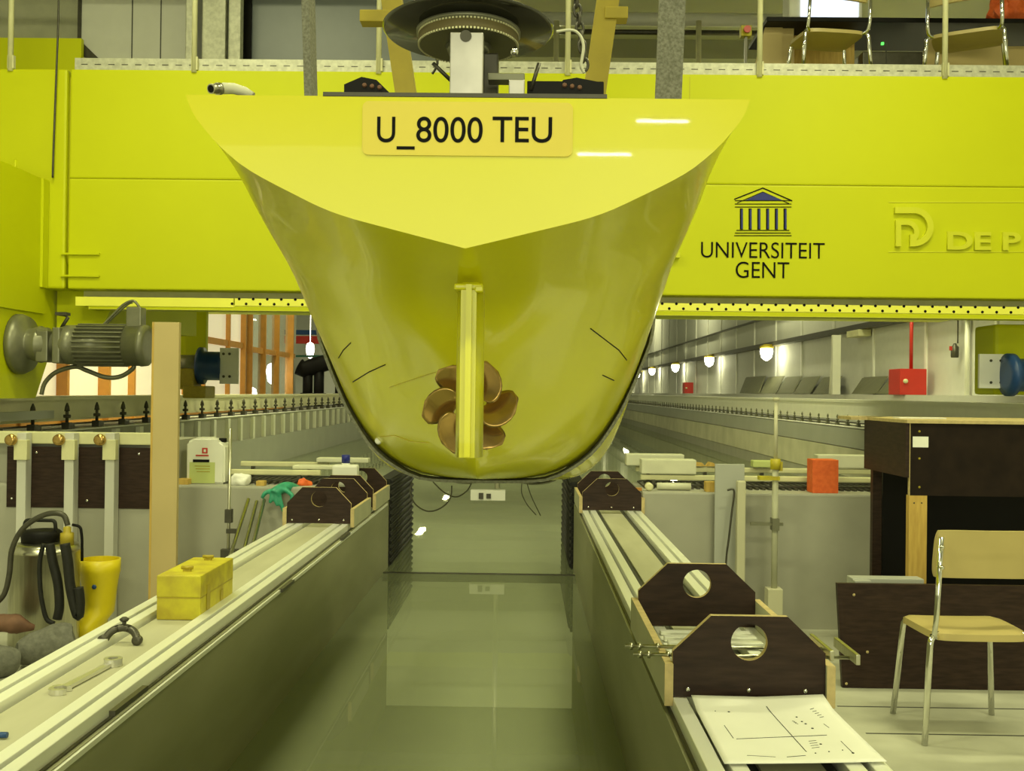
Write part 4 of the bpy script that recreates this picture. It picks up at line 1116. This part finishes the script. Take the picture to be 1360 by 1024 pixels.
sh = one('drawing_sheet', m, 'paper', 'white technical drawing lying on the right wall in front of the plywood support', 'drawing')
def inv_uv(px, py):
    best = None
    g = atz(px, py, ZT + .005); u = v = .5
    for it in range(20):
        p = sheet(u, v); e = Vector((g.x - p.x, g.y - p.y)); du = (sheet(u + .01, v) - p) * 100; dv = (sheet(u, v + .01) - p) * 100
        det = du.x * dv.y - du.y * dv.x; u += (e.x * dv.y - e.y * dv.x) / det; v += (du.x * e.y - du.y * e.x) / det
    return min(.98, max(.02, u)), min(.98, max(.02, v))
m = MB()
def ink(x0, y0, x1, y1, r=.0009):
    a, c = inv_uv(x0, y0), inv_uv(x1, y1)
    m.tube([sheet(a[0] + (c[0] - a[0]) * k / 8, a[1] + (c[1] - a[1]) * k / 8, .0009) for k in range(9)], r, 4)
ink(1018, 940, 1071, 999); ink(978, 982, 1098, 977, .0007); ink(962, 964, 974, 981, .0007); ink(1117, 985, 1132, 1000, .0007); ink(1045, 1006, 1070, 1004, .0006); ink(992, 1004, 1030, 1006, .0004); ink(1094, 962, 1101, 967, .0006)
for x, y, r_ in ((968, 946, .0025), (1058, 953, .0022), (1065, 959, .0022), (1070, 962, .0025), (1079, 968, .0028), (1090, 989, .0025), (1133, 1001, .0025), (1083, 1001, .0016), (1101, 999, .0016), (1119, 997, .0014), (950, 945, .0012)):
    p = sheet(*inv_uv(x, y), .0008); m.cyl(p, p + Vector((0, 0, .0008)), r_, 8)
for k in range(5): ink(1076 + k * 3.2, 943 + k * 2.6, 1081 + k * 3.2, 942 + k * 2.6, .0006)
for k in range(4): ink(1074 + k * 1.4, 985 + k * 3, 1084 + k * 1.4, 984 + k * 3, .0005)
for k in range(3): ink(1052 + k * 2, 958 + k * 1.5, 1056 + k * 2, 959 + k * 1.5, .0005)
m.build('ink_marks', 'ink', sh)['kind'] = 'stuff'

# ---------------------------------------------------------------- things on the left
# yellow tool box
t = thing('tool_box', 'worn yellow metal tool box standing between the rails of the left wall', 'tool box', (-1.065, 3.43, .672))
def tb(mb, n, mt, par=t): return mb.build(n, mt, par)
tb(MB().box(-.068, .068, -.18, .18, .001, .068, .003), 'base', 'tool_yellow')
tb(MB().box(-.069, .069, -.181, .181, .070, .138, .004), 'lid', 'tool_yellow')
m = MB().box(-.0685, .0685, -.1805, .1805, .0675, .0705); tb(m, 'seam', 'ochre')
for y_ in (-.10, .12):
    tb(MB().box(-.012, .012, y_ - .006, y_ + .006, .138, .146).cyl((-.018, y_, .150), (.018, y_, .150), .006, 8).lathe([(.010, .146), (.010, .154)], (0, y_, 0), 'Z', 8), 'wing_knob', 'ochre')
tb(MB().box(.0692, .0704, -.12, -.085, .02, .10).box(.0692, .0704, .03, .06, .02, .055), 'worn_sticker', 'ochre')
# wrench
a, c = atz(80, 918, .676), atz(150, 882, .676)
ln = (c - a).length; ang = math.atan2(c.y - a.y, c.x - a.x)
m = MB()
m.prism([(.018, -.010, .002), (ln - .014, -.007, .002), (ln - .014, .007, .002), (.018, .010, .002)], (0, 0, .009))
J = []
for k in range(17):
    an = math.radians(200 - 15 + 55 - 290 * k / 16 - 0); J.append(an)
for i in range(16):
    f_ = lambda an, r: (r * math.cos(an), r * math.sin(an), 0)
    m.prism([f_(J[i], .026), f_(J[i + 1], .026), f_(J[i + 1], .014), f_(J[i], .014)], (0, 0, .013))
for k in range(24):
    a0, a1 = 2 * PI * k / 24, 2 * PI * (k + 1) / 24
    f_ = lambda an, r: (ln + r * math.cos(an), r * math.sin(an), 0)
    m.prism([f_(a0, .023), f_(a1, .023), f_(a1, .013), f_(a0, .013)], (0, 0, .019))
mat('satin_chrome', (.72, .71, .66), .28, .8)
o = one('wrench', m, 'satin_chrome', 'chrome combination wrench lying on the left wall in front of the tool box', 'wrench'); o.location = (a.x, a.y, .6725); o.rotation_euler = (0, 0, ang)
# butterfly clamp
q = atz(163, 846, .69)
m = MB()
m.tube(round_path([(-.045, -.02, .010), (-.035, 0, .035), (0, .01, .045), (.035, 0, .035), (.050, -.02, .010)], .02), .011, 10)
for sx in (-1, 1): m.lathe([(.006, -.006), (.014, -.004), (.014, .010), (.006, .014)], (sx * .048, -.022, .014), 'Y', 14)
m.cyl((0, .01, .04), (0, .01, .07), .006, 8).lathe([(.010, .060), (.014, .066), (.006, .072)], (0, .01, 0), 'Z', 10)
o = one('shackle', m, 'dark_steel', 'dark steel shackle lying against the rail between the tool box and the wrench', 'shackle', smooth=False); o.location = (q.x, q.y, .672)
q = atz(2, 980, .674); one('pen_cap', MB().cyl((q.x - .03, q.y, .680), (q.x + .012, q.y, .680), .006, 10), 'blue', 'tiny dark blue object on the left wall at the photo edge', 'pen cap')

# board post
a, c = at(200, 760, 5.95), at(238, 428, 5.95)
m = MB().box(a.x, c.x, 5.95, 5.985, 0, c.z, .002); m.m(1).box(a.x - .012, a.x, 5.952, 5.983, 0, c.z)
one('board_post', m, ['beige_board', 'wood'], 'tall beige board standing upright between the spray tank and the jerrycan', 'board')
# dark board and posts on the end wall
a, c = at(10, 673, 6.36), at(201, 595, 6.36)
m = MB().box(a.x, c.x, 6.37, 6.345, a.z, c.z); m.m(1)
for px, py in ((15, 662), (48, 601), (115, 665), (184, 603)): q = at(px, py, 6.34); m.lathe([(.001, -.004), (.008, -.003), (.008, 0)], (q.x, 6.345, q.z), 'Y', 8)
one('dark_board', m, ['film_ply', 'chrome'], 'long dark board fixed to the wall behind the three pale posts', 'board')
for i, (x0, x1) in enumerate(((24, 38), (87, 101), (141, 155))):
    a, c = at(x0, 700, 6.30), at(x1, 575, 6.30)
    t = thing('wall_post', ('pale post in front of the dark board, closest to the photo edge', 'pale post in front of the middle of the dark board', 'pale post in front of the dark board, above the yellow boot')[i], 'post', ((a.x + c.x) / 2, 6.30, 0), 0, 'posts in front of the dark board')
    wd = (c.x - a.x) / 2
    MB().box(-wd, wd, -.03, .044, 0, c.z, .003).build('upright', 'hall_wall', t)
    MB().box(-wd - .012, wd + .012, -.045, .0, c.z - .16, c.z - .04, .003).build('bracket', 'pale_bar', t)
    MB().lathe([(.016, -.035), (.032, -.03), (.036, -.01), (.03, .01), (.015, .04)], (-wd - .022, -.045, c.z - .04), 'Y', 16).build('knob', 'bronze', t)
a, c = at(-20, 590, 6.35), at(200, 569, 6.35)
one('pale_crossbar', MB().box(a.x, c.x, 6.352, 6.41, at(100, 590, 6.35).z, at(100, 574, 6.35).z, .006), 'pale_bar', 'pale horizontal bar along the top of the dark board', 'bar')

# spray tank
q = at(60, 720, 5.65); R = 44 * 5.65 / F
t = thing('spray_tank', 'round stainless steel pressure tank with black handle and hoses by the left wall', 'tank', (q.x, 5.65, 0))
zt_ = q.z
MB().lathe([(R * .96, .0), (R, .02), (R, zt_ - .05), (R * 1.02, zt_ - .05), (R * 1.02, zt_ - .035), (R, zt_ - .03), (R * .96, zt_ - .01), (R * .7, zt_), (.05, zt_ + .01)], (0, 0, 0), 'Z', 40).build('body', 'steel', t)
MB().lathe([(.10, zt_), (.105, zt_ + .05), (.09, zt_ + .065), (.03, zt_ + .07)], (-.02, 0, 0), 'Z', 24).build('lid', 'black', t)
MB().tube(round_path([(-.11, -.02, zt_ + .03), (-.10, -.02, zt_ + .12), (.06, -.02, zt_ + .12), (.07, -.02, zt_ + .03)], .02), .010, 10).build('handle', 'rubber', t)
MB().lathe([(.035, zt_ - .01), (.035, zt_ + .055), (.02, zt_ + .06), (.02, zt_ + .085), (.012, zt_ + .09)], (R * .74, -.03, 0), 'Z', 16).build('pump', 'ochre', t)
def loc_path(pts, Y): return [at(x, y, Y) - Vector((q.x, 5.65, 0)) for x, y in pts]
def smoothp(P):
    out = []
    for i in range(len(P) - 1):
        p0, p1, p2, p3 = P[max(i - 1, 0)], P[i], P[i + 1], P[min(i + 2, len(P) - 1)]
        for k in range(6):
            t_ = k / 6; out.append(.5 * ((2 * p1) + (-p0 + p2) * t_ + (2 * p0 - 5 * p1 + 4 * p2 - p3) * t_ * t_ + (-p0 + 3 * p1 - 3 * p2 + p3) * t_ ** 3))
    out.append(P[-1]); return out
MB().tube(smoothp(loc_path([(90, 698), (84, 684), (66, 682), (46, 690), (28, 705), (16, 730), (12, 765), (5, 790), (-10, 805)], 5.42)), .014, 10).build('hose', 'dark_steel', t)
MB().tube(smoothp(loc_path([(58, 722), (53, 745), (53, 775), (56, 800), (62, 822), (72, 828)], 5.44)), .012, 10).build('hose', 'rubber', t)
MB().tube(smoothp(loc_path([(66, 722), (70, 745), (77, 775), (79, 805), (76, 822)], 5.42)), .024, 10).build('hose', 'rubber', t)
MB().tube(smoothp(loc_path([(86, 722), (90, 745), (93, 775), (98, 800), (104, 818), (106, 800), (104, 780)], 5.40)), .026, 10).build('hose', 'rubber', t)
MB().tube(round_path(loc_path([(96, 697), (107, 699), (109, 715), (109, 745)], 5.62), .02), .008, 8).build('bent_tube', 'black', t)
# yellow boot
q = at(133, 742, 5.95); fl = 5.95
t = thing('rubber_boot', 'yellow rubber boot standing behind the left rail next to the steel tank', 'boot', (q.x, 5.95, 0))
m = MB(); V = []; H = q.z
levels = [(0, .075, .135, -.035), (.02, .08, .14, -.04), (.07, .078, .13, -.035), (.12, .082, .10, -.01), (.17, .085, .09, 0), (.28, .098, .098, 0), (H - .08, .108, .105, 0), (H - .07, .112, .108, 0), (H, .112, .108, 0)]
for z, rx_, ry_, oy in levels:
    V.append([m.bm.verts.new((-.0 + rx_ * math.cos(2 * PI * k / 28) + (-.03 if z < .1 else 0), oy + ry_ * math.sin(2 * PI * k / 28), z)) for k in range(28)])
for i in range(len(V) - 1):
    for k in range(28): f = m.bm.faces.new((V[i][k], V[i][(k + 1) % 28], V[i + 1][(k + 1) % 28], V[i + 1][k])); f.smooth = True
m.bm.faces.new(V[0][::-1])
I = [m.bm.verts.new((v.co.x * .93, v.co.y * .93, v.co.z)) for v in V[-1]]; I2 = [m.bm.verts.new((v.co.x * .93, v.co.y * .93, H - .1)) for v in V[-1]]
for k in range(28):
    m.bm.faces.new((V[-1][k], V[-1][(k + 1) % 28], I[(k + 1) % 28], I[k])); m.bm.faces.new((I[k], I[(k + 1) % 28], I2[(k + 1) % 28], I2[k]))
m.bm.faces.new(I2)
m.build('boot_body', 'yellow_rubber', t)
z = at(137, 780, 5.84).z; o = MB().lathe([(.001, -.004), (.014, -.003), (.014, 0)], (.012, -.106, z), 'Y', 6).build('badge', 'blue', t); o['label'] = 'small dark badge'
# dark shoes / cloth in the left corner
def lump(name, px, py, Y, sx, sy, sz, mt, lab, cat, rz=0, sd=1):
    bm = bmesh.new(); bmesh.ops.create_icosphere(bm, subdivisions=4, radius=1)
    for v in bm.verts:
        n_ = noise.noise(v.co * 1.6 + Vector((sd, sd * 2, 0))) * .4 + noise.noise(v.co * 5 + Vector((0, sd, 0))) * .08
        v.co = Vector((v.co.x * sx * (1 + n_ * .5), v.co.y * sy * (1 + n_ * .5), max(-sz * .7, v.co.z * sz * (1 + n_)) + sz * .7))
    m = MB(); m.bm.free(); m.bm = bm; o = one(name, m, mt, lab, cat, smooth=True)
    q = at(px, py, Y); o.location = (q.x, Y, q.z); o.rotation_euler = (0, 0, rz); return o
def cloth(px, rs_, mt, lab, sd, floor=0.0):
    P = smoothp([Vector((at(x, y, Y).x, Y, z)) for x, y, Y, z in px]); n_ = len(P)
    rr_ = []
    for i in range(n_):
        f = i / (n_ - 1) * (len(rs_) - 1); k = min(int(f), len(rs_) - 2); rr_.append(rs_[k] * (1 - f + k) + rs_[k + 1] * (f - k))
    m = MB().tube(P, rr_, 20)
    for v in m.bm.verts:
        q = v.co * 9; d = noise.noise(q + Vector((sd, 0, 0))) * .022 + noise.noise(q * 3) * .006
        v.co += Vector((d, d * .5, d)); v.co.z = max(v.co.z, floor + .001)
    return one('rolled_cloth' if mt == 'grey_cloth' else 'brown_cloth', m, mt, lab, 'cloth', smooth=True)
cloth([(22, 870, 5.15, .07), (45, 865, 5.2, .085), (75, 850, 5.26, .10), (100, 835, 5.3, .12)], [.05, .085, .10, .075], 'grey_cloth', 'dark grey rolled cloth on the floor between the rail and the steel tank', 3)
cloth([(-30, 880, 5.0, .06), (0, 875, 5.02, .07), (24, 862, 5.06, .075)], [.08, .085, .05], 'grey_cloth', 'dark grey cloth bundle at the photo edge below the brown cloth', 9)
cloth([(-30, 840, 5.42, .16), (0, 838, 5.40, .17), (25, 838, 5.40, .165), (48, 836, 5.42, .155)], [.05, .055, .045, .015], 'brown_cloth', 'reddish brown cloth lying behind the dark grey bundle in front of the steel tank', 5, .08)

# on top of the left end wall
ZC = .80
def can(px0, px1, pyt, pyb, Y, name): pass
a, c = at(252, 642, 6.55), at(303, 581, 6.55)
W_ = c.x - a.x; H_ = c.z - ZC
t = thing('jerrycan', 'white plastic jerrycan with a green label standing on the left end wall', 'jerrycan', ((a.x + c.x) / 2, 6.55, ZC))
prof = [(-W_ / 2, 0), (W_ / 2, 0), (W_ / 2, H_ * .84), (W_ / 2 - .03, H_ * .92), (W_ / 2 - .05, H_ * .93), (W_ * .12, H_), (-W_ * .30, H_), (-W_ / 2, H_ * .90)]
m = MB().prism([(x, -.07, z) for x, z in prof], (0, .14, 0)); es = [e for e in m.bm.edges]
bmesh.ops.bevel(m.bm, geom=es, offset=.012, segments=3, affect='EDGES')
m.build('body', 'white_plastic', t, smooth=True)
MB().lathe([(.024, H_ * .90), (.024, H_ * .98), (.02, H_ * .985)], (W_ * .36, 0, 0), 'Z', 18).build('cap', 'black', t)
lb = MB().box(-W_ * .42, W_ * .25, -.0712, -.0702, .005, H_ * .47).build('label', 'green_label', t); lb['label'] = 'green paper label'
m = MB().box(-W_ * .33, W_ * .10, -.0724, -.0712, H_ * .47, H_ * .53); m.m(1).box(-.022, .012, -.0716, -.0706, H_ * .66, H_ * .78).box(-W_ * .26, W_ * .08, -.0716, -.0706, H_ * .60, H_ * .63)
m.m(2).box(-.012, .002, -.072, -.0714, H_ * .69, H_ * .75); m.m(1)
m.build('print', ['ink', 'red', 'white_plastic'], t)['label'] = 'red square mark over a black bar'
m = MB()
for k in range(3): m.box(-W_ * .28 + k * .006, W_ * .12, -.0718, -.0712, H_ * (.38 - k * .06), H_ * (.395 - k * .06))
m.build('print', 'ochre', t)
a, c = at(237, 640, 6.7), at(246, 609, 6.7)
m = MB().lathe([(.028, 0), (.03, .01), (.03, (c.z - ZC) * .8), (.02, (c.z - ZC) * .9), (.02, c.z - ZC)], (0, 0, 0), 'Z', 16)
o = one('bottle', m, 'brown_cloth', 'narrow reddish bottle half hidden behind the tall beige board', 'bottle'); o.location = ((a.x + c.x) / 2, 6.7, ZC)
a, c = at(237, 648, 6.45), at(252, 639, 6.45); one('wood_block', MB().box(a.x, c.x, 6.42, 6.5, ZC, ZC + .035, .002), 'wood', 'small brown wood block left of the jerrycan', 'block')
def damper(x0, x1, sd, lab):
    t = thing('wave_damper', lab, 'wave damper', (0, 6.8, ZC), 0, 'wave dampers on the end wall')
    inv = Matrix.Translation(-Vector(t.location))
    zz = ZC + .006
    A = at(x0, 640, 6.8).x; B = at(x1, 640, 6.8).x
    m = MB()
    x = A
    while x < B: m.box(x, x + .018, 6.50, 6.97, zz, zz + .012); x += .04
    m.box(A, B, 6.58, 6.60, zz + .012, zz + .02).box(A, B, 6.88, 6.90, zz + .012, zz + .02)
    x = A + .05
    while x < B: m.box(x, x + .02, 6.57, 6.61, zz + .02, zz + .05).box(x, x + .02, 6.87, 6.91, zz + .02, zz + .08); x += .37
    o = m.build('lattice', 'dark_steel', t); o.matrix_parent_inverse = inv
    for Y, z, r_ in ((6.59, zz + .048, .020), (6.89, zz + .078, .018)):
        o = MB().box(A - .02, B, Y - r_, Y + r_, z, z + .032, .006).build('slat', 'pale_bar', t); o.matrix_parent_inverse = inv
    return t
damper(319, 434, -1, 'pale slatted wave damper lying on the left end wall')
damper(850, 1170, 1, 'pale slatted wave damper lying on the right end wall')
def block(name, x0, x1, y0, y1, Y, D, mt, lab, cat, base=None, grp=None, bev=.006):
    a, c = at(x0, y1, Y), at(x1, y0, Y); b0 = base if base is not None else a.z
    return one(name, MB().box(a.x, c.x, Y, Y + D, b0, c.z, bev), mt, lab, cat, grp)
block('foam_float', 388, 447, 619, 634, 6.62, .12, 'foam', 'grey foam float lying on the slats left of the white bottle', 'float', ZC + .088, 'foam floats on the left')
block('foam_float', 420, 489, 609, 620, 6.84, .10, 'foam', 'longer pale foam float behind the white bottle with the blue cap', 'float', ZC + .118, 'foam floats on the left')
q = at(459, 640, 6.45)
t = thing('bottle', 'square white bottle with a blue cap behind the left plywood support', 'bottle', (q.x, 6.45, ZC)); t.location.z = ZC
hb = at(459, 617, 6.45).z - ZC
MB().box(-.078, .078, -.04, .04, 0, hb, .014).lathe([(.03, hb - .004), (.024, hb + .012)], (0, 0, 0), 'Z', 16).build('body', 'white_plastic', t)
MB().lathe([(.026, hb + .01), (.026, hb + .058), (.024, hb + .06)], (0, 0, 0), 'Z', 20).build('cap', 'blue_cap' if 'blue_cap' in M else 'blue', t)['label'] = 'dark blue screw cap'
lump('tissue', 320, 646, 6.45, .062, .05, .045, 'paper', 'crumpled white tissue on the left end wall right of the jerrycan', 'tissue', 0, 4).location.z = ZC
a, c = at(341, 647, 6.42), at(352, 641, 6.42); one('wood_block', MB().box(a.x, c.x, 6.40, 6.46, ZC, ZC + .03, .002), 'wood', 'tiny wood block between the tissue and the teal gloves', 'block')
# gloves
def glove(name, palm, fingers, r0, mt, lab):
    m = MB(); P = [at(*p) for p in palm]; m.tube(smoothp(P), [r0 * (1 - .15 * i / (len(smoothp(P)))) for i in range(len(smoothp(P)))], 14, sx=1.0)
    for f in fingers:
        Q = smoothp([at(*p) for p in f]); n_ = len(Q); m.tube(Q, [.016 * (1 - .35 * i / n_) for i in range(n_)], 10)
    bmesh.ops.remove_doubles(m.bm, verts=m.bm.verts, dist=.0005)
    o = one(name, m, mt, lab, 'glove', 'rubber gloves on the left end wall', smooth=True)
    rm = o.modifiers.new('join', 'REMESH'); rm.mode = 'VOXEL'; rm.voxel_size = .006; rm.use_smooth_shade = True
    sm = o.modifiers.new('smooth', 'SMOOTH'); sm.iterations = 4
    return o
glove('rubber_glove', [(393, 651, 6.44), (381, 647, 6.36), (368, 652, 6.29), (364, 657, 6.26)], [
    [(370, 655, 6.28), (373, 668, 6.27), (377, 680, 6.27)], [(366, 656, 6.27), (367, 666, 6.26), (369, 672, 6.26)],
    [(362, 656, 6.27), (360, 664, 6.26), (358, 668, 6.26)], [(360, 652, 6.28), (352, 655, 6.27), (348, 662, 6.27)], [(378, 650, 6.30), (388, 658, 6.28), (386, 665, 6.28)]], .036, 'teal_rubber', 'teal rubber glove hanging over the edge of the left end wall')
glove('rubber_glove', [(412, 645, 6.50), (404, 642, 6.47), (400, 642, 6.46)], [[(403, 641, 6.46), (397, 637, 6.46)], [(402, 643, 6.45), (395, 642, 6.45)], [(405, 640, 6.46), (402, 635, 6.46)]], .028, 'orange', 'small orange rubber glove lying beside the teal one')
# stand and rods by the left end wall
t = thing('lab_stand', 'thin steel stand with a clamp and a tripod foot in front of the jerrycan', 'stand', (at(304, 650, 6.1).x, 6.1, 0))
def lp(px, py, Y=6.1): return at(px, py, Y) - Vector(t.location)
MB().cyl((0, 0, 0), (lp(306, 569).x, 0, lp(306, 569).z), .009, 10).build('rod', 'steel', t)
MB().box(-.018, .022, -.02, .02, lp(0, 690).z, lp(0, 672).z, .003).box(-.01, .05, -.012, .012, lp(0, 704).z, lp(0, 698).z).build('clamp', 'dark_steel', t)
m = MB()
for dx, dy in ((.10, -.05), (-.08, -.06), (.02, .10)): m.cyl((0, 0, .45), (dx, dy, .004), .007, 8)
m.box(-.04, .06, -.02, .02, .40, .46, .004)
m.build('tripod_foot', 'dark_steel', t)
for i, (x0, y0, x1, y1, lb) in enumerate(((330, 663, 311, 722, 'short steel rod leaning next to the thin stand, taller of the middle pair'), (341, 666, 329, 712, 'short steel rod leaning to the right of the thin stand'), (351, 664, 342, 700, 'short steel rod leaning under the teal glove'))):
    a, c = at(x0, y0, 6.25), at(x1, y1, 6.0); d = (c - a) / (c - a).length; k_ = (a.z - .004) / max(1e-3, -d.z)
    one('steel_rod', MB().cyl(a, a + d * k_, .011, 10), 'steel', lb, 'rod', 'steel rods by the left end wall')

# ---------------------------------------------------------------- things on the right
ZC = .805
block('foam_float', 832, 909, 604, 628, 6.84, .12, 'foam', 'long foam float behind another on the right end wall', 'float', ZC + .118, 'foam floats on the right')
block('foam_float', 852, 925, 611, 636, 6.56, .13, 'foam', 'thick foam float in front on the right end wall near the hull', 'float', ZC + .088, 'foam floats on the right')
a, c = at(873, 646, 6.40), at(918, 637, 6.40); one('foam_roll', MB().cyl((a.x, 6.42, ZC + .024), (c.x, 6.42, ZC + .024), .022, 16), 'foam', 'pale foam roll lying in front of the thick foam float', 'foam roll')
a, c = at(937, 656, 6.36), at(951, 643, 6.36); one('wood_block', MB().box(a.x, c.x, 6.34, 6.42, ZC, ZC + .06, .002), 'wood', 'brown wood block beside the grey upright plate', 'block')
q = at(862, 650, 6.36); one('knob', MB().lathe([(.012, -.03), (.024, -.028), (.024, .02), (.01, .03)], (q.x, 6.37, ZC + .026), 'Y', 16), 'pale_bar', 'pale round knob at the left end of the right end wall', 'knob')
q = at(846, 650, 6.36); one('wood_stick', MB().box(q.x - .07, q.x + .03, 6.36, 6.38, ZC, ZC + .018), 'orange_wood', 'thin brown stick behind the pale round knob', 'stick')
for i, (px, lb) in enumerate(((929, 'small brown wood wedge right of the thick foam float'), (944, 'small pale orange block on the slats left of the grey upright plate'))):
    a, c = at(px - 6, 628, 6.86), at(px + 8, 615, 6.86); one('wood_wedge', MB().prism([(a.x, 6.86, ZC + .119), (c.x, 6.86, ZC + .119), (c.x - .02, 6.86, c.z), (a.x + (.02 if i else -.0), 6.86, c.z + .005)], (0, .06, 0)), 'wood', lb, 'block')
block('yellow_block', 1000, 1026, 612, 632, 6.83, .08, 'green_label', 'yellow green block behind the measuring stand', 'block', ZC + .118)
block('orange_box', 1079, 1114, 611, 655, 6.36, .13, 'orange', 'bright orange rough box standing on the right end wall', 'box', ZC, bev=.004)
block('foam_float', 1086, 1158, 605, 628, 6.86, .11, 'foam', 'pale block with a light top behind the bright orange box', 'float', ZC + .118, 'foam floats on the right')
# plate, tube, cable and stand in front of the wall
a, c = at(949, 790, 6.22), at(990, 617, 6.22)
one('grey_plate', MB().box(a.x, c.x, 6.24, 6.262, 0, c.z, .003), 'tank_side', 'pale grey upright plate leaning at the right end wall', 'plate')
a, c = at(978, 790, 6.12), at(991, 639, 6.12)
m = MB().box(a.x, c.x, 6.12, 6.17, 0, c.z, .008); one('white_tube', m, 'ply_light', 'white square tube standing in front of the grey plate', 'tube')
m = MB().tube(smoothp([at(x, y, 6.14) for x, y in ((966, 651), (975, 652), (972, 680), (968, 715), (964, 752))] + [Vector((at(962, 800, 6.14).x, 6.14, .006))]), .006, 8)
one('dark_cable', m, 'dark_steel', 'thin dark cable hanging in front of the grey upright plate', 'cable')
Xs = at(1029, 700, 6.1).x
t = thing('measuring_stand', 'tall thin measuring stand with clamps and a white foot box by the right end wall', 'stand', (Xs, 6.1, 0))
def lp(px, py, Y=6.1): return at(px, py, Y) - Vector(t.location)
MB().cyl((0, 0, .2), (0, 0, lp(0, 600).z), .018, 12).build('pole', 'ply_grey', t)
MB().cyl((0, 0, lp(0, 600).z), (0, 0, lp(0, 522).z), .011, 12).lathe([(.018, 0), (.018, .02)], (0, 0, lp(0, 520).z), 'Z', 12).build('upper_pole', 'ply_light', t)
MB().box(lp(1014, 0).x, lp(1041, 0).x, -.03, .03, lp(0, 624).z, lp(0, 619).z).lathe([(.03, 0), (.03, .06)], (0, 0, lp(0, 610).z), 'Z', 12).box(.02, .04, -.01, .02, lp(0, 612).z, lp(0, 600).z).build('clamp', 'tool_yellow', t)
MB().box(lp(1004, 0).x, lp(1047, 0).x, -.012, .012, lp(0, 684).z, lp(0, 680).z).box(-.02, .02, -.03, .03, lp(0, 690).z, lp(0, 674).z).build('clamp', 'motor_grey', t)
MB().box(-.045, .04, -.045, .045, 0, lp(0, 766).z, .004).build('foot_box', 'ply_light', t)
# lower dark board
a, c = at(1112, 775, 5.05), at(1119, 915, 5.05); Xe = 3.2
m = MB().prism([(c.x, 5.05, 0.001), (Xe, 5.05, 0.001), (Xe, 5.05, a.z), (a.x, 5.05, a.z)], (0, .03, 0)); m.m(1)
for px, py in ((1124, 908), (1152, 866), (1134, 790)): q = at(px, py, 5.05); m.lathe([(.001, -.003), (.007, -.002), (.007, 0)], (q.x, 5.05, q.z), 'Y', 8)
one('dark_board', m, ['film_ply', 'ply_edge'], 'large dark plywood board standing on the floor behind the chair', 'board')
a_, c_ = at(1126, 775, 5.2), at(1204, 766, 5.2)
one('metal_strip', MB().box(a_.x, c_.x + .06, 5.13, 5.22, .002, a.z + .012, .004).box(a_.x, a_.x + .08, 5.09, 5.13, a.z - .06, a.z + .006), 'tank_side', 'pale metal strip lying behind the top edge of the large dark board', 'strip')
# high platform crate
Yc = 5.3
t = thing('plywood_bench', 'high dark plywood bench with a plywood top and wooden leg at the right', 'bench', (at(1208, 560, Yc).x, Yc, 0))
inv = Matrix.Translation(-Vector(t.location))
def pb(mb, n, mt, lab=None):
    o = mb.build(n, mt, t); o.matrix_parent_inverse = inv
    if lab: o['label'] = lab
    return o
X0 = at(1208, 600, Yc).x; zT = at(1280, 563, Yc).z; zM = at(1280, 659, Yc).z
pb(MB().box(X0 - .02, Xe, Yc - .015, Yc + .75, zT, zT + .018, .002).box(at(1080, 0, 6.4).x + .1, X0 + .1, 5.9, 6.15, zT, zT + .018), 'top', 'ply_edge')
m = MB().box(X0 + .004, Xe, Yc, Yc + .02, zM, zT); m.m(1).box(X0, X0 + .0035, Yc - .0005, Yc + .02, zM, zT)
m.m(2)
for py in (573, 609, 647): q = at(1221, py, Yc); m.lathe([(.001, -.003), (.006, -.002), (.006, 0)], (q.x, Yc, q.z), 'Y', 8)
pb(m, 'front_board', ['dark_ply', 'ply_edge', 'ochre'] if 'dark_ply' in M else ['black', 'ply_edge', 'ochre'])
zS = at(1208, 629, Yc).z
pb(MB().box(X0 - .018, X0 - .001, Yc, 5.95, zS - .02, zT), 'side_board', 'film_ply')
a_, c_ = at(1212, 594, Yc), at(1233, 580, Yc)
pb(MB().box(a_.x, c_.x, Yc - .002, Yc, a_.z, c_.z, .0008), 'sticker', 'paper', 'small white sticker')
c_ = at(1231, 700, Yc)
m = MB().box(X0, c_.x, Yc + .0, Yc + .04, 0.001, zM); m.m(1)
for px in (1214, 1224): q = at(px, 668, Yc); m.lathe([(.001, -.002), (.004, -.002), (.004, 0)], (q.x, Yc, q.z), 'Y', 6)
pb(m, 'leg', ['wood', 'dark_steel'])
pb(MB().box(Xe - .05, Xe, Yc + .0, Yc + .04, 0.001, zM), 'leg', 'wood'); pb(MB().box(X0, X0 + .05, 5.85, 5.89, 0.001, zS - .02), 'leg', 'film_ply'); pb(MB().box(Xe - .05, Xe, 5.85, 5.89, 0.001, zT), 'leg', 'wood')
one('bench_shade_panel', MB().box(2.125, 4.6, 6.28, 6.34, 0.001, at(1165, 590, 6.3).z), 'black', 'large black panel standing in for the dark shade under the plywood bench', 'panel')  # black sheet added as the shade below the bench
q0, q1 = at(1190, 555, 5.6), at(1252, 551, 5.6)
one('paper_strip', MB().box(q0.x, q1.x, 5.55, 5.65, zT + .0185, zT + .024), 'white', 'long thin white strip lying on the plywood bench top', 'strip')
# floor joints
for i, (x0, y0, x1, y1) in enumerate(((1112, 938, 1400, 940), (1150, 974, 1400, 976))):
    a, c = atz(x0, y0, 0), atz(x1, y1, 0)
    struct('trim_floor_joint_%d' % (i + 1), MB().box(a.x, c.x + .3, a.y - .006, a.y + .006, -.002, .0008), 'slot')
